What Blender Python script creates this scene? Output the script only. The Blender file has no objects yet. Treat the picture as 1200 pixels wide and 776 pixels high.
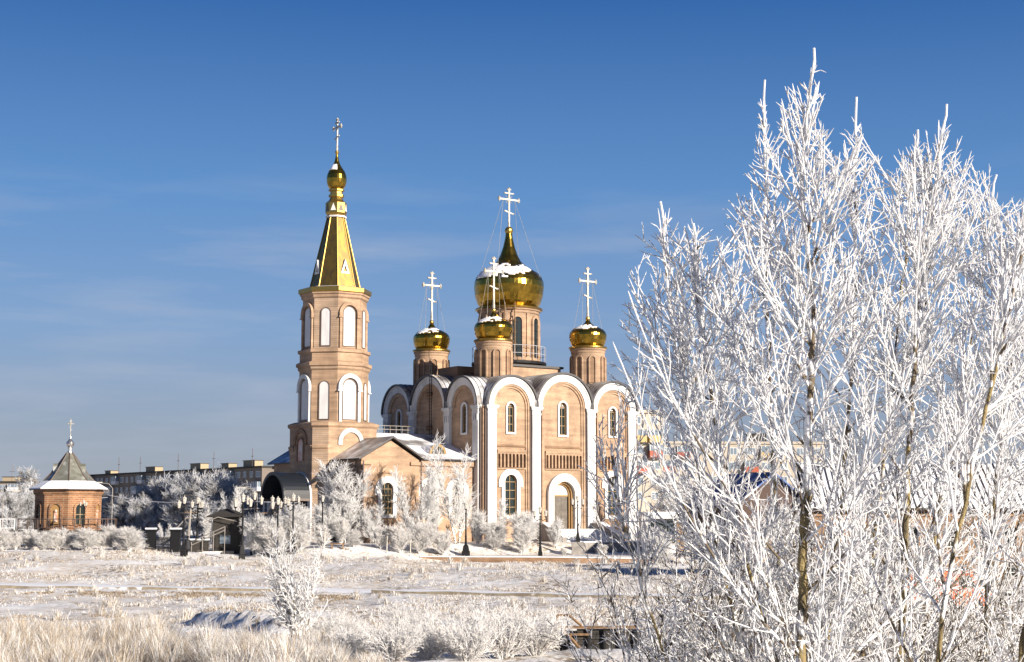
import bpy, math, random
import numpy as np
from mathutils import Vector, Matrix, noise
R = math.radians
random.seed(7)
scene = bpy.context.scene
COL = scene.collection

# ------------------------------------------------------------------ camera
FPX, TILT, HC = 1860.0, math.atan(218 / 1860), 3.7
cam_d = bpy.data.cameras.new('camera')
cam = bpy.data.objects.new('camera', cam_d)
COL.objects.link(cam)
cam_d.sensor_width = 36.0
cam_d.lens = 36.0 * FPX / 1200
cam_d.clip_start, cam_d.clip_end = 0.2, 9000
cam.location = (0, 0, HC)
cam.rotation_euler = (R(90) + TILT, 0, 0)
scene.camera = cam

def at(px, py, Y):
    """point at distance Y north of the camera seen at photo pixel (px, py)"""
    a, b = (px - 600) / FPX, (388 - py) / FPX
    yy = math.cos(TILT) - b * math.sin(TILT)
    z = math.sin(TILT) + b * math.cos(TILT)
    return Vector((a / yy * Y, Y, HC + z / yy * Y))
def gx(px, Y):
    return at(px, 606, Y).x

# ------------------------------------------------------------------ materials
def mat(name, base=(.5, .5, .5), rough=.8, metal=0.0, base2=None, scale=1.0, stretch=(1, 1, 1), lo=.4, hi=.6,
        detail=4.0, bump=0.0, bscale=30.0, spec=.5, base3=None, scale3=5.0, lo3=.55, hi3=.65):
    m = bpy.data.materials.new(name); m.use_nodes = True
    nt = m.node_tree; b = nt.nodes['Principled BSDF']
    b.inputs['Roughness'].default_value = rough
    b.inputs['Metallic'].default_value = metal
    b.inputs['Specular IOR Level'].default_value = spec
    b.inputs['Base Color'].default_value = (*base, 1)
    def ns(sc, st, det):
        tc = nt.nodes.new('ShaderNodeTexCoord'); mp = nt.nodes.new('ShaderNodeMapping')
        mp.inputs['Scale'].default_value = st
        nt.links.new(tc.outputs['Object'], mp.inputs['Vector'])
        n = nt.nodes.new('ShaderNodeTexNoise'); n.inputs['Scale'].default_value = sc; n.inputs['Detail'].default_value = det
        nt.links.new(mp.outputs['Vector'], n.inputs['Vector']); return n
    def ramp(fac, a, b_):
        r = nt.nodes.new('ShaderNodeMapRange'); r.inputs['From Min'].default_value = a; r.inputs['From Max'].default_value = b_
        nt.links.new(fac, r.inputs['Value']); return r.outputs['Result']
    def mix(fac, c1, c2):
        x = nt.nodes.new('ShaderNodeMix'); x.data_type = 'RGBA'
        nt.links.new(fac, x.inputs['Factor'])
        for i, c in ((6, c1), (7, c2)):
            if isinstance(c, tuple): x.inputs[i].default_value = (*c, 1)
            else: nt.links.new(c, x.inputs[i])
        return x.outputs[2]
    out = base
    if base2 is not None:
        out = mix(ramp(ns(scale, stretch, detail).outputs['Fac'], lo, hi), base, base2)
        if base3 is not None:
            out = mix(ramp(ns(scale3, stretch, detail).outputs['Fac'], lo3, hi3), out, base3)
        nt.links.new(out, b.inputs['Base Color'])
    if bump:
        bp = nt.nodes.new('ShaderNodeBump'); bp.inputs['Strength'].default_value = bump; bp.inputs['Distance'].default_value = .05
        nt.links.new(ns(bscale, (1, 1, 1), 3).outputs['Fac'], bp.inputs['Height'])
        nt.links.new(bp.outputs['Normal'], b.inputs['Normal'])
    return m

def brick_mat(name, c1, c2, mortar, sx=1.0):
    m = bpy.data.materials.new(name); m.use_nodes = True
    nt = m.node_tree; b = nt.nodes['Principled BSDF']; b.inputs['Roughness'].default_value = .85
    tc = nt.nodes.new('ShaderNodeTexCoord'); sp = nt.nodes.new('ShaderNodeSeparateXYZ'); cb = nt.nodes.new('ShaderNodeCombineXYZ')
    ad = nt.nodes.new('ShaderNodeMath'); ad.operation = 'ADD'
    nt.links.new(tc.outputs['Object'], sp.inputs[0])
    nt.links.new(sp.outputs[0], ad.inputs[0]); nt.links.new(sp.outputs[1], ad.inputs[1])
    nt.links.new(ad.outputs[0], cb.inputs[0]); nt.links.new(sp.outputs[2], cb.inputs[1])
    br = nt.nodes.new('ShaderNodeTexBrick')
    br.inputs['Scale'].default_value = sx
    br.inputs['Color1'].default_value = (*c1, 1); br.inputs['Color2'].default_value = (*c2, 1); br.inputs['Mortar'].default_value = (*mortar, 1)
    br.inputs['Mortar Size'].default_value = .012; br.inputs['Brick Width'].default_value = .30; br.inputs['Row Height'].default_value = .10
    nt.links.new(cb.outputs[0], br.inputs['Vector'])
    mp = nt.nodes.new('ShaderNodeMapping'); mp.inputs['Scale'].default_value = (.25, .25, 1.6)
    nt.links.new(tc.outputs['Object'], mp.inputs[0])
    n = nt.nodes.new('ShaderNodeTexNoise'); n.inputs['Scale'].default_value = 1.3; n.inputs['Detail'].default_value = 6
    nt.links.new(mp.outputs[0], n.inputs['Vector'])
    mr = nt.nodes.new('ShaderNodeMapRange'); mr.inputs['From Min'].default_value = .3; mr.inputs['From Max'].default_value = .7
    mr.inputs['To Min'].default_value = .72; mr.inputs['To Max'].default_value = 1.22
    nt.links.new(n.outputs['Fac'], mr.inputs['Value'])
    mx = nt.nodes.new('ShaderNodeMix'); mx.data_type = 'RGBA'; mx.blend_type = 'MULTIPLY'; mx.inputs['Factor'].default_value = 1
    nt.links.new(br.outputs['Color'], mx.inputs[6]); nt.links.new(mr.outputs['Result'], mx.inputs[7])
    # damp stains and paler frosted areas
    m2 = nt.nodes.new('ShaderNodeMapping'); m2.inputs['Scale'].default_value = (1, 1, .35); nt.links.new(tc.outputs['Object'], m2.inputs[0])
    n2 = nt.nodes.new('ShaderNodeTexNoise'); n2.inputs['Scale'].default_value = .45; n2.inputs['Detail'].default_value = 8; n2.inputs['Roughness'].default_value = .65
    nt.links.new(m2.outputs[0], n2.inputs['Vector'])
    r2 = nt.nodes.new('ShaderNodeMapRange'); r2.inputs['From Min'].default_value = .34; r2.inputs['From Max'].default_value = .66
    r2.inputs['To Min'].default_value = .74; r2.inputs['To Max'].default_value = 1.18; nt.links.new(n2.outputs['Fac'], r2.inputs['Value'])
    x2 = nt.nodes.new('ShaderNodeMix'); x2.data_type = 'RGBA'; x2.blend_type = 'MULTIPLY'; x2.inputs['Factor'].default_value = 1
    nt.links.new(mx.outputs[2], x2.inputs[6]); nt.links.new(r2.outputs['Result'], x2.inputs[7])
    nt.links.new(x2.outputs[2], b.inputs['Base Color'])
    return m

M = {}
M['brick'] = brick_mat('beige_brick', (.385, .246, .150), (.30, .186, .110), (.39, .29, .21))
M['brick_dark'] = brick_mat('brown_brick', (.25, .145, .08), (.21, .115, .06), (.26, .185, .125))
M['brick_pav'] = brick_mat('red_brick', (.31, .145, .065), (.20, .09, .04), (.32, .225, .15), .55)
M['brick_house'] = brick_mat('orange_brick', (.32, .185, .095), (.26, .14, .07), (.30, .22, .155), .8)
M['white'] = mat('white_paint', (.60, .595, .585), .65, base2=(.40, .385, .365), scale=.9, stretch=(1, 1, .3), lo=.46, hi=.78, detail=8)
M['panel'] = mat('white_shutter', (.62, .61, .60), .5, base2=(.55, .54, .535), scale=2, stretch=(1, 1, .3))
M['snow'] = mat('snow', (.86, .87, .89), .7, base2=(.80, .81, .84), scale=3, bump=.4, bscale=8)
M['gold'] = mat('gilded_metal', (.44, .275, .040), .19, .97, base2=(.30, .185, .03), scale=1.6)
M['gold_sheet'] = mat('gilded_tent_sheet', (.25, .16, .040), .40, .85, base2=(.17, .115, .045), scale=2.5, stretch=(1, 1, .4))
M['gold_flat'] = mat('gilded_trim', (.40, .265, .07), .34, .9)
M['gold_dull'] = mat('dull_gilt', (.20, .135, .055), .5, .5)
M['glass'] = mat('window_glass', (.018, .026, .026), .12, 0, spec=.6)
M['frame'] = mat('brown_window_bar', (.26, .17, .075), .5)
M['frame_gold'] = mat('ochre_frame', (.34, .20, .075), .5)
M['dark'] = mat('dark_metal', (.010, .010, .012), .6, 0, spec=.2)
M['canopy'] = mat('dark_canopy_metal', (.011, .014, .020), .38, 0, spec=.35)
M['pipe'] = mat('drainpipe_metal', (.12, .085, .07), .5)
M['roof'] = mat('grey_roof_metal', (.17, .16, .16), .4, .35, base2=(.82, .83, .86), scale=.32, lo=.44, hi=.60, detail=5)
M['roof_snow'] = mat('snowy_roof_metal', (.20, .19, .19), .6, 0, base2=(.84, .85, .88), scale=.30, lo=.34, hi=.48, detail=5)
M['fascia'] = mat('dark_fascia', (.05, .045, .045), .5)
M['blackhole'] = mat('dark_interior', (.012, .011, .011), .9)
M['door'] = mat('dark_door', (.10, .085, .07), .4, base2=(.14, .12, .10), scale=3)
M['icon'] = mat('mosaic_icon', (.66, .65, .62), .5, base2=(.60, .60, .34), scale=1.1, lo=.66, hi=.72)
M['icon_red'] = mat('painted_icon', (.60, .30, .22), .5, base2=(.62, .58, .52), scale=2.2, lo=.45, hi=.6)
M['frosted_metal'] = mat('frosted_cross_metal', (.40, .385, .35), .5, .3, base2=(.26, .20, .11), scale=4, lo=.52, hi=.66)
M['stone'] = mat('grey_stone', (.29, .265, .24), .85, base2=(.21, .195, .18), scale=2)
M['steps'] = mat('snowy_steps', (.80, .80, .80), .8, base2=(.62, .57, .50), scale=2.5, lo=.55, hi=.7)
M['lantern'] = mat('frosted_lantern', (.52, .50, .45), .5, base2=(.36, .33, .28), scale=9)
M['concrete'] = mat('tan_concrete', (.33, .28, .20), .9, base2=(.22, .18, .13), scale=1.5, base3=(.7, .7, .72), scale3=.9, lo3=.62, hi3=.68)
M['pav_roof'] = mat('weathered_roof_sheet', (.155, .155, .125), .5, .35, base2=(.215, .215, .185), scale=2, base3=(.62, .63, .62), scale3=1.1, lo3=.56, hi3=.8)
M['silver'] = mat('silver_metal', (.62, .60, .57), .25, .9)
M['wood'] = mat('old_wood', (.26, .16, .075), .8, base2=(.16, .10, .05), scale=4, stretch=(1, 1, 6))
M['plank_dark'] = mat('dark_plank', (.042, .036, .03), .85, base2=(.02, .018, .016), scale=2.5, stretch=(1, 1, 8))
M['rust'] = mat('rusty_steel', (.24, .13, .05), .7, base2=(.12, .07, .035), scale=5)
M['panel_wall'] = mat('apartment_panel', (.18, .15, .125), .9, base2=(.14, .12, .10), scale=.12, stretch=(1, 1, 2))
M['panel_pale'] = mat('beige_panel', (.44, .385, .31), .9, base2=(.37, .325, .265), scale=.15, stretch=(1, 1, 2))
M['red'] = mat('red_balcony', (.32, .06, .025), .6, base2=(.28, .07, .035), scale=.4)
M['yellow'] = mat('yellow_balcony', (.42, .30, .11), .6)
M['block_glass'] = mat('flat_glass', (.16, .20, .24), .15)
M['block_frame'] = mat('flat_frame', (.55, .56, .58), .6)
M['roof_box'] = mat('pale_roof_box', (.36, .29, .19), .9)
M['blue_roof'] = mat('blue_roof', (.035, .085, .26), .5, .1, base2=(.7, .72, .78), scale=.5, lo=.55, hi=.66)
M['brown_wall'] = mat('brown_wall', (.065, .038, .03), .8)
M['orange'] = mat('orange_paint', (.72, .115, .012), .35, base2=(.62, .13, .03), scale=1)
M['tyre'] = mat('tyre', (.02, .02, .02), .8)
M['coat'] = mat('dark_coat', (.02, .02, .024), .8)
M['skin'] = mat('skin', (.5, .3, .22), .6)
M['sky_wire'] = mat('wire', (.45, .45, .48), .6)
def glow_through(m, k):
    """hoarfrost lets part of the light through: add a translucent share"""
    nt = m.node_tree; b = nt.nodes['Principled BSDF']; out = nt.nodes['Material Output']
    tr = nt.nodes.new('ShaderNodeBsdfTranslucent'); ms = nt.nodes.new('ShaderNodeMixShader'); ms.inputs[0].default_value = k
    l = b.inputs['Base Color'].links
    if l: nt.links.new(l[0].from_socket, tr.inputs['Color'])
    else: tr.inputs['Color'].default_value = b.inputs['Base Color'].default_value
    nt.links.new(b.outputs[0], ms.inputs[1]); nt.links.new(tr.outputs[0], ms.inputs[2]); nt.links.new(ms.outputs[0], out.inputs['Surface'])
    return m
M['bark'] = mat('olive_bark', (.25, .19, .085), .9, base2=(.05, .04, .03), scale=3.2, stretch=(1, 1, .5), lo=.50, hi=.60, base3=(.82, .81, .79), scale3=7, lo3=.51, hi3=.57, bump=.5, bscale=40)
M['limb'] = mat('limb_bark_with_frost', (.13, .10, .065), .9, base2=(.84, .84, .85), scale=9, lo=.45, hi=.53)
M['frost'] = glow_through(mat('hoarfrost', (.92, .92, .93), .8, base2=(.82, .82, .83), scale=14, lo=.38, hi=.6), .42)
M['frost_fine'] = glow_through(mat('hoarfrost_on_dark_shaded_twig', (.88, .87, .86), .8, base2=(.16, .125, .09), scale=9, lo=.50, hi=.58), .36)  # bare bark, with the dark share raised to paint shadow inside the thicket
M['tree_frost'] = glow_through(mat('hoarfrost_far', (.95, .945, .94), .85, base2=(.68, .64, .60), scale=2.6, lo=.64, hi=.76), .5)
M['shade_frost'] = mat('shaded_hoarfrost', (.62, .63, .66), .9, base2=(.12, .11, .10), scale=.8, lo=.42, hi=.66)  # greyed, darkened frost: the shade on these trees is put into the colour
M['bush_frost'] = glow_through(mat('hoarfrost_shrub', (.92, .905, .89), .85, base2=(.42, .35, .28), scale=2.2, lo=.58, hi=.74), .42)

# ------------------------------------------------------------------ mesh builder
class MB:
    def __init__(s): s.v, s.f, s.m = [], [], []
    def add(s, vs, fs, mi=0, T=None):
        o = len(s.v)
        s.v += [tuple(T(*p)) for p in vs] if T else [tuple(p) for p in vs]
        s.f += [tuple(i + o for i in f) for f in fs]
        s.m += [mi] * len(fs)
        return s
    def box(s, a, b, mi=0, T=None):
        x0, y0, z0 = a; x1, y1, z1 = b
        vs = [(x0, y0, z0), (x1, y0, z0), (x1, y1, z0), (x0, y1, z0), (x0, y0, z1), (x1, y0, z1), (x1, y1, z1), (x0, y1, z1)]
        return s.add(vs, [(3, 2, 1, 0), (4, 5, 6, 7), (0, 1, 5, 4), (1, 2, 6, 5), (2, 3, 7, 6), (3, 0, 4, 7)], mi, T)
    def rings(s, rings, mi=0, cap=True, T=None, closed=True):
        n = len(rings[0]); vs = [p for r in rings for p in r]; fs = []
        for i in range(len(rings) - 1):
            for j in range(n if closed else n - 1):
                k = (j + 1) % n
                fs.append((i * n + j, i * n + k, (i + 1) * n + k, (i + 1) * n + j))
        if cap: fs += [tuple(range(n))[::-1], tuple((len(rings) - 1) * n + j for j in range(n))]
        return s.add(vs, fs, mi, T)
    def lathe(s, prof, seg=24, c=(0, 0), mi=0, ph=0.0, jit=0.0, cap=True):
        rg = []
        for r, z in prof:
            rg.append([(c[0] + r * (1 + random.uniform(-jit, jit)) * math.cos(ph + 2 * math.pi * j / seg),
                        c[1] + r * (1 + random.uniform(-jit, jit)) * math.sin(ph + 2 * math.pi * j / seg), z) for j in range(seg)])
        return s.rings(rg, mi, cap)
    def tube(s, pts, r, k=6, mi=0):
        pts = [Vector(p) for p in pts]; rg = []
        for i, p in enumerate(pts):
            t = (pts[min(i + 1, len(pts) - 1)] - pts[max(i - 1, 0)]).normalized()
            a = t.cross(Vector((0, 0, 1)) if abs(t.z) < .9 else Vector((1, 0, 0))).normalized(); b = t.cross(a)
            rr = r[i] if isinstance(r, (list, tuple)) else r
            rg.append([p + a * rr * math.cos(2 * math.pi * j / k) + b * rr * math.sin(2 * math.pi * j / k) for j in range(k)])
        return s.rings(rg, mi)
    def ball(s, c, r, mi=0, k=8):
        pr = [(max(r * math.sin(math.pi * i / k), 1e-4), c[2] - r * math.cos(math.pi * i / k)) for i in range(k + 1)]
        return s.lathe(pr, k + 2, (c[0], c[1]), mi)
    def slab(s, q, th, mi=0, side=None):
        q = [Vector(p) for p in q]; n = (q[1] - q[0]).cross(q[-1] - q[0]).normalized()
        if n.z < 0: n = -n
        lo = [p - n * th for p in q]
        k = len(q); vs = q + lo
        s.add(vs, [tuple(range(k))], mi)
        o = len(s.v) - 2 * k
        fs = [tuple(range(2 * k - 1, k - 1, -1))] + [(i, k + i, k + (i + 1) % k, (i + 1) % k) for i in range(k)]
        s.f += [tuple(i + o for i in f) for f in fs]; s.m += [mi if side is None else side] * len(fs)
        return s
    def build(s, name, mats, parent=None, smooth=False, dz=0.0):
        me = bpy.data.meshes.new(name); me.from_pydata(s.v, [], s.f)
        for m in (mats if isinstance(mats, (list, tuple)) else [mats]): me.materials.append(M[m] if isinstance(m, str) else m)
        me.polygons.foreach_set('material_index', s.m)
        if smooth: me.polygons.foreach_set('use_smooth', [True] * len(s.f))
        me.update()
        o = bpy.data.objects.new(name, me); COL.objects.link(o)
        if parent: o.parent = parent
        o.location.z = dz
        return o

def arc(cx, cz, r, a0=0.0, a1=math.pi, n=20):
    return [(cx + r * math.cos(a0 + (a1 - a0) * i / n), cz + r * math.sin(a0 + (a1 - a0) * i / n)) for i in range(n + 1)]
def arched(cx, z0, zs, r, n=18):
    return [(cx - r, z0), (cx + r, z0)] + arc(cx, zs, r, n=n)
def keyhole(cx, z0, zk, zs, rn, ro, n=18):
    return [(cx - rn, z0), (cx + rn, z0), (cx + rn, zk), (cx + ro, zk)] + arc(cx, zs, ro, n=n) + [(cx - ro, zk), (cx - rn, zk)]
def plate(mb, outer, holes, n0, n1, T, mi=0):
    """flat plate in (s, z) with real openings, between depths n0 and n1"""
    cu = bpy.data.curves.new('tmp', 'CURVE'); cu.dimensions = '2D'; cu.fill_mode = 'BOTH'
    for loop in [outer] + list(holes):
        sp = cu.splines.new('POLY'); sp.points.add(len(loop) - 1)
        for p, (x, z) in zip(sp.points, loop): p.co = (x, z, 0, 1)
        sp.use_cyclic_u = True
    cu.extrude = (n1 - n0) / 2
    ob = bpy.data.objects.new('tmp', cu)
    me = bpy.data.meshes.new_from_object(ob)
    mid = (n0 + n1) / 2
    mb.add([(v.co.x, v.co.z + mid, v.co.y) for v in me.vertices], [tuple(p.vertices) for p in me.polygons], mi, T)
    bpy.data.objects.remove(ob); bpy.data.curves.remove(cu); bpy.data.meshes.remove(me)
    return mb
def face(cu, cv, deg, ap, s0=0.0):
    """(s, n, z) on a face whose outward normal points at deg"""
    c, s_ = math.cos(R(deg)), math.sin(R(deg))
    return lambda s, n, z: (cu + c * (ap + n) - s_ * (s - s0), cv + s_ * (ap + n) + c * (s - s0), z)

USED = {}
def tag(o, label, cat, group=None, kind=None):
    if label: o['label'] = label
    if cat: o['category'] = cat
    if group: o['group'] = group
    if kind: o['kind'] = kind
    return o
def thing(name, loc, label, cat, rz=0.0, group=None):
    o = bpy.data.objects.new(name, None); COL.objects.link(o)
    o.location = loc; o.rotation_euler = (0, 0, rz); o.empty_display_size = .3
    return tag(o, label, cat, group)
def copy_tree(o, loc, rz, sc, label, group=None, cat=None):
    c = o.copy(); COL.objects.link(c); c.location = loc; c.rotation_euler = (0, 0, rz); c.scale = (sc, sc, sc) if not isinstance(sc, tuple) else sc
    tag(c, label, cat, group)
    for ch in o.children:
        d = ch.copy(); COL.objects.link(d); d.parent = c
        for g in ch.children:
            e = g.copy(); COL.objects.link(e); e.parent = d
    return c
# ------------------------------------------------------------------ terrain
PATH = [(-200, 118), (-60, 106), (-33, 103), (-13, 98.5), (0, 93), (6, 90.5), (20, 87), (80, 84), (300, 84)]
def lerp_tab(tab, x):
    if x <= tab[0][0]: return tab[0][1]
    for (a, b), (c, d) in zip(tab, tab[1:]):
        if x <= c: return b + (d - b) * (x - a) / (c - a)
    return tab[-1][1]
PROF = [(-60, 1.9), (0, 1.95), (8, 1.7), (14, 1.45), (22, 1.15), (30, .95), (36, .66), (45, .27), (60, -.2), (80, -.72), (95, -.86), (97.3, -.80), (101.5, -.76), (104, -.66), (113, -.52), (126, -.42),
        (138, -.42), (146, -.50), (149.6, -.52), (150.4, 0), (400, 0), (5000, -2)]
def sst(a, b, x):
    t = min(1, max(0, (x - a) / (b - a))); return t * t * (3 - 2 * t)
CO = Vector((-3.09, 169.0)); CA = R(34.5)
UX, UY = math.cos(CA), math.sin(CA)
def uv(x, y):
    dx, dy = x - CO.x, y - CO.y
    return dx * UX + dy * UY, -dx * UY + dy * UX
def ground(x, y, rough=True):
    w = sst(62, 84, y) * (1 - sst(118, 140, y))
    z = lerp_tab(PROF, y + w * (98 - lerp_tab(PATH, x)))
    # higher ground on the left by the pavilion
    z += sst(-20, -40, x) * sst(100, 139, y) * .95
    z += .47 * sst(-8.4, -11, x) * (1 - sst(-45, -60, x)) * sst(124, 149, y) * (1 - sst(149.6, 150.4, y))
    # terrace of the church
    u, v = uv(x, y)
    z += 1.1 * sst(-12.5, -6.8, v) * sst(-30, -19, u) * (1 - sst(34, 42, u)) * (1 - sst(30, 60, v)) * (1 - sst(-20, -40, x) * .86)
    # undercut ditch edge: its steep left face lies in its own shade
    sd_ = (x + 8.9) * .88 + (y - 52.5) * .47 + .5 * noise.noise(Vector((x * .5, y * .5, 21))); tt = (x + 8.9) * .47 - (y - 52.5) * .88 + 1.2 * noise.noise(Vector((x * .7, y * .7, 4)))
    if -4 < sd_ < 9 and abs(tt) < 9:
        wn = sst(-6.5, -4, tt) * (1 - sst(3.2, 5.5, tt))
        rg = 1 + .9 * noise.noise(Vector((x * 1.6, y * 1.6, 11))) + .5 * noise.noise(Vector((x * 4, y * 4, 2)))
        z += wn * (.34 * rg * sst(-.4, .35, sd_) * (1 - sst(.3, 5, sd_)) - .14 * math.exp(-((sd_ + .7) / .6) ** 2))
    # hollow beside the sluice
    dx, dy = (x - 2.9) / 1.9, (y - 41.9) / 1.25
    z -= .62 * math.exp(-(dx * dx) ** 2 - (dy * dy) ** 2)
    if rough and y < 300:
        a = .22 * (1 - .75 * w * (1 if abs(y - lerp_tab(PATH, x)) < 5 else .3))
        k = noise.noise(Vector((x * .16, y * .10, 3))) * a * 1.5 + noise.noise(Vector((x * .7, y * .45, 9))) * a * .6
        k += noise.noise(Vector((x * 2.1, y * 1.6, 5))) * .045
        f = 1 - sst(146, 151, y) * .85
        z += k * f * sst(4, 16, y)
    return z

def build_ground():
    ys = [-60, -30, -12, 0]
    y = 4.0
    while y < 320:
        ys.append(y); y += .25 if y < 30 else .36 if y < 64 else .5 if y < 175 else 4 + (y - 175) * .1
    ys += [380, 480, 650, 900, 1400, 2200, 4500]
    nx = 300; vs = []; fs = []
    for y in ys:
        hw = 26 + max(y, 0) * .62
        for i in range(nx + 1):
            t = 2 * i / nx - 1
            x = hw * t * (.62 + .38 * t * t)
            vs.append((x, y, ground(x, y)))
    n1 = nx + 1
    for r in range(len(ys) - 1):
        for i in range(nx): fs.append((r * n1 + i, r * n1 + i + 1, (r + 1) * n1 + i + 1, (r + 1) * n1 + i))
    mb = MB(); mb.v = vs; mb.f = fs; mb.m = [0] * len(fs)
    m = bpy.data.materials.new('snowy_ground'); m.use_nodes = True
    nt = m.node_tree; b = nt.nodes['Principled BSDF']; b.inputs['Roughness'].default_value = .85
    tc = nt.nodes.new('ShaderNodeTexCoord')
    def nz(sc, det, st=(1, 1, 1), ro=.6):
        mp = nt.nodes.new('ShaderNodeMapping'); mp.inputs['Scale'].default_value = st
        n = nt.nodes.new('ShaderNodeTexNoise'); n.inputs['Scale'].default_value = sc; n.inputs['Detail'].default_value = det; n.inputs['Roughness'].default_value = ro
        nt.links.new(tc.outputs['Object'], mp.inputs[0]); nt.links.new(mp.outputs[0], n.inputs['Vector']); return n.outputs['Fac']
    def rng(f, a, c):
        r = nt.nodes.new('ShaderNodeMapRange'); r.inputs['From Min'].default_value = a; r.inputs['From Max'].default_value = c
        nt.links.new(f, r.inputs['Value']); return r.outputs['Result']
    def mix(fac, c1, c2):
        x = nt.nodes.new('ShaderNodeMix'); x.data_type = 'RGBA'; nt.links.new(fac, x.inputs['Factor'])
        for i, c in ((6, c1), (7, c2)):
            if isinstance(c, tuple): x.inputs[i].default_value = (*c, 1)
            else: nt.links.new(c, x.inputs[i])
        return x.outputs[2]
    def mul(a, c):
        x = nt.nodes.new('ShaderNodeMath'); x.operation = 'MULTIPLY'; nt.links.new(a, x.inputs[0]); nt.links.new(c, x.inputs[1]); return x.outputs[0]
    c = mix(nz(2.5, 5), (.82, .815, .81), (.74, .73, .73))
    c = mix(mul(rng(nz(.16, 5, (1, .6, 1)), .42, .56), rng(nz(1.6, 6), .40, .60)), c, (.62, .53, .42))
    c = mix(mul(rng(nz(.20, 4, (1, .4, 1)), .44, .58), rng(nz(2.6, 6, (1, .5, 1), .72), .50, .58)), c, (.22, .165, .105))
    nt.links.new(c, b.inputs['Base Color'])
    bp = nt.nodes.new('ShaderNodeBump'); bp.inputs['Strength'].default_value = .7; bp.inputs['Distance'].default_value = .12
    nt.links.new(nz(3.2, 6, (1, 1, 1), .7), bp.inputs['Height']); nt.links.new(bp.outputs['Normal'], b.inputs['Normal'])
    tag(mb.build('ground', m, smooth=True), 'snow covered uneven ground with frosted dry grass', None, kind='structure')
build_ground()

# footpath with its concrete kerb
def build_path():
    xs = np.linspace(-75, 62, 180)
    mb = MB(); ka = []; vs = []
    for x in xs:
        yp = lerp_tab(PATH, x)
        vs += [(x, yp + d, ground(x, yp + d, True) + .035 + (.03 if 0 < d < 3 else -.06)) for d in (-.1, .4, 1.6, 2.9, 3.6)]
    n = len(xs)
    mb.add(vs, [(i * 5 + k, (i + 1) * 5 + k, (i + 1) * 5 + k + 1, i * 5 + k + 1) for i in range(n - 1) for k in range(4)])
    tag(mb.build('footpath', 'snow', smooth=True), 'snow covered footpath along the bank', None, kind='structure')
    kb = MB(); ring = []
    for x in xs:
        if -12.2 < x < -8.6:   # gap where the kerb is drifted over
            if ring: kb.rings(ring); ring = []
            continue
        yp = lerp_tab(PATH, x) - .35; z = ground(x, yp, False)
        h = .13 + .03 * math.sin(x * 1.3)
        ring.append([(x, yp - .16, z - .3), (x, yp + .16, z - .3), (x, yp + .14, z + h), (x, yp - .14, z + h)])
    kb.rings(ring)
    tag(kb.build('kerb', 'concrete'), 'long low tan concrete kerb along the snowy footpath', None, kind='structure')
build_path()

# brick retaining wall at the edge of the square
def build_wall():
    mb = MB(); seg = []; cap = []
    xs = np.linspace(-8.6, 13.6, 40)
    for x in xs:
        y = 150.2 - .2 * (x + 8.6) * .8; g = ground(x, y + .6, False)
        top = -.02 + max(0, x - 4) * -.012
        seg.append([(x, y, top - 1.2), (x, y + .35, top - 1.2), (x, y + .35, top), (x, y, top)])
        cap.append([(x, y - .05, top + .004), (x, y + .4, top + .004), (x, y + .36, top + .08), (x, y, top + .08)])
    t = thing('retaining_wall', (0, 0, 0), 'low orange brick retaining wall along the edge of the church square', 'wall')
    mb.rings(seg).build('wall_face', 'brick_house', t)
    MB().rings(cap).build('snow_cap', 'snow', t)
    mb = MB()
    for u0, u1, v in ((4.2, 9.0, -11.2), (9.0, 13.5, -11.2)):
        mb.box((u0, v - .25, -.5), (u1, v + .25, 1.12), 0, church_T); mb.box((u0 - .05, v - .32, 1.12), (u1 + .05, v + .32, 1.24), 1, church_T)
    tag(mb.build('terrace_wall', ['stone', 'snow']), 'low grey stone terrace wall below the church steps', 'wall')
def church_T(u, v, z): return (CO.x + u * UX - v * UY, CO.y + u * UY + v * UX, z)
build_wall()

# ------------------------------------------------------------------ cathedral
BZ = 1.1
cath = thing('cathedral', (CO.x, CO.y, BZ), 'beige brick five domed cathedral with white arches and gilded onion domes', 'church', CA)
P = dict(parent=cath, dz=-BZ)
L = 21.0; H = 10.5
BAYS = [(3.55, 3.15), (10.5, 3.75), (17.45, 3.15)]
PIL = [.95, 6.75, 14.25, 20.05]
SPR = 15.6
def glass_window(T, cx, z0, zs, r, parent, ring, bars=(1, 4), frame='frame', nm='window', label=None):
    """window: proud surround + recessed pane with bars"""
    mb = MB(); plate(mb, ring, [arched(cx, z0, zs, r)], 0.003, .16, T)
    w = mb.build(nm, 'white', parent, dz=-BZ)
    mb = MB(); plate(mb, arched(cx, z0 + .01, zs, r + .05), [arched(cx, z0 + .10, zs, r - .1)], -.22, -.10, T)
    nv, nh = bars
    for i in range(1, nv + 1):
        x = cx - r + 2 * r * i / (nv + 1); mb.box((x - .035, -.235, z0), (x + .035, -.15, zs + r * .9), 0, T)
    for i in range(1, nh + 1):
        z = z0 + (zs - z0) * i / nh; mb.box((cx - r, -.238, z - .035), (cx + r, -.147, z + .035), 0, T)
    mb.build('window_bars', frame, w)
    mb = MB(); plate(mb, arched(cx, z0 - .1, zs, r + .12), [], -.32, -.24, T); mb.build('pane', 'glass', w)
    return w

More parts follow.
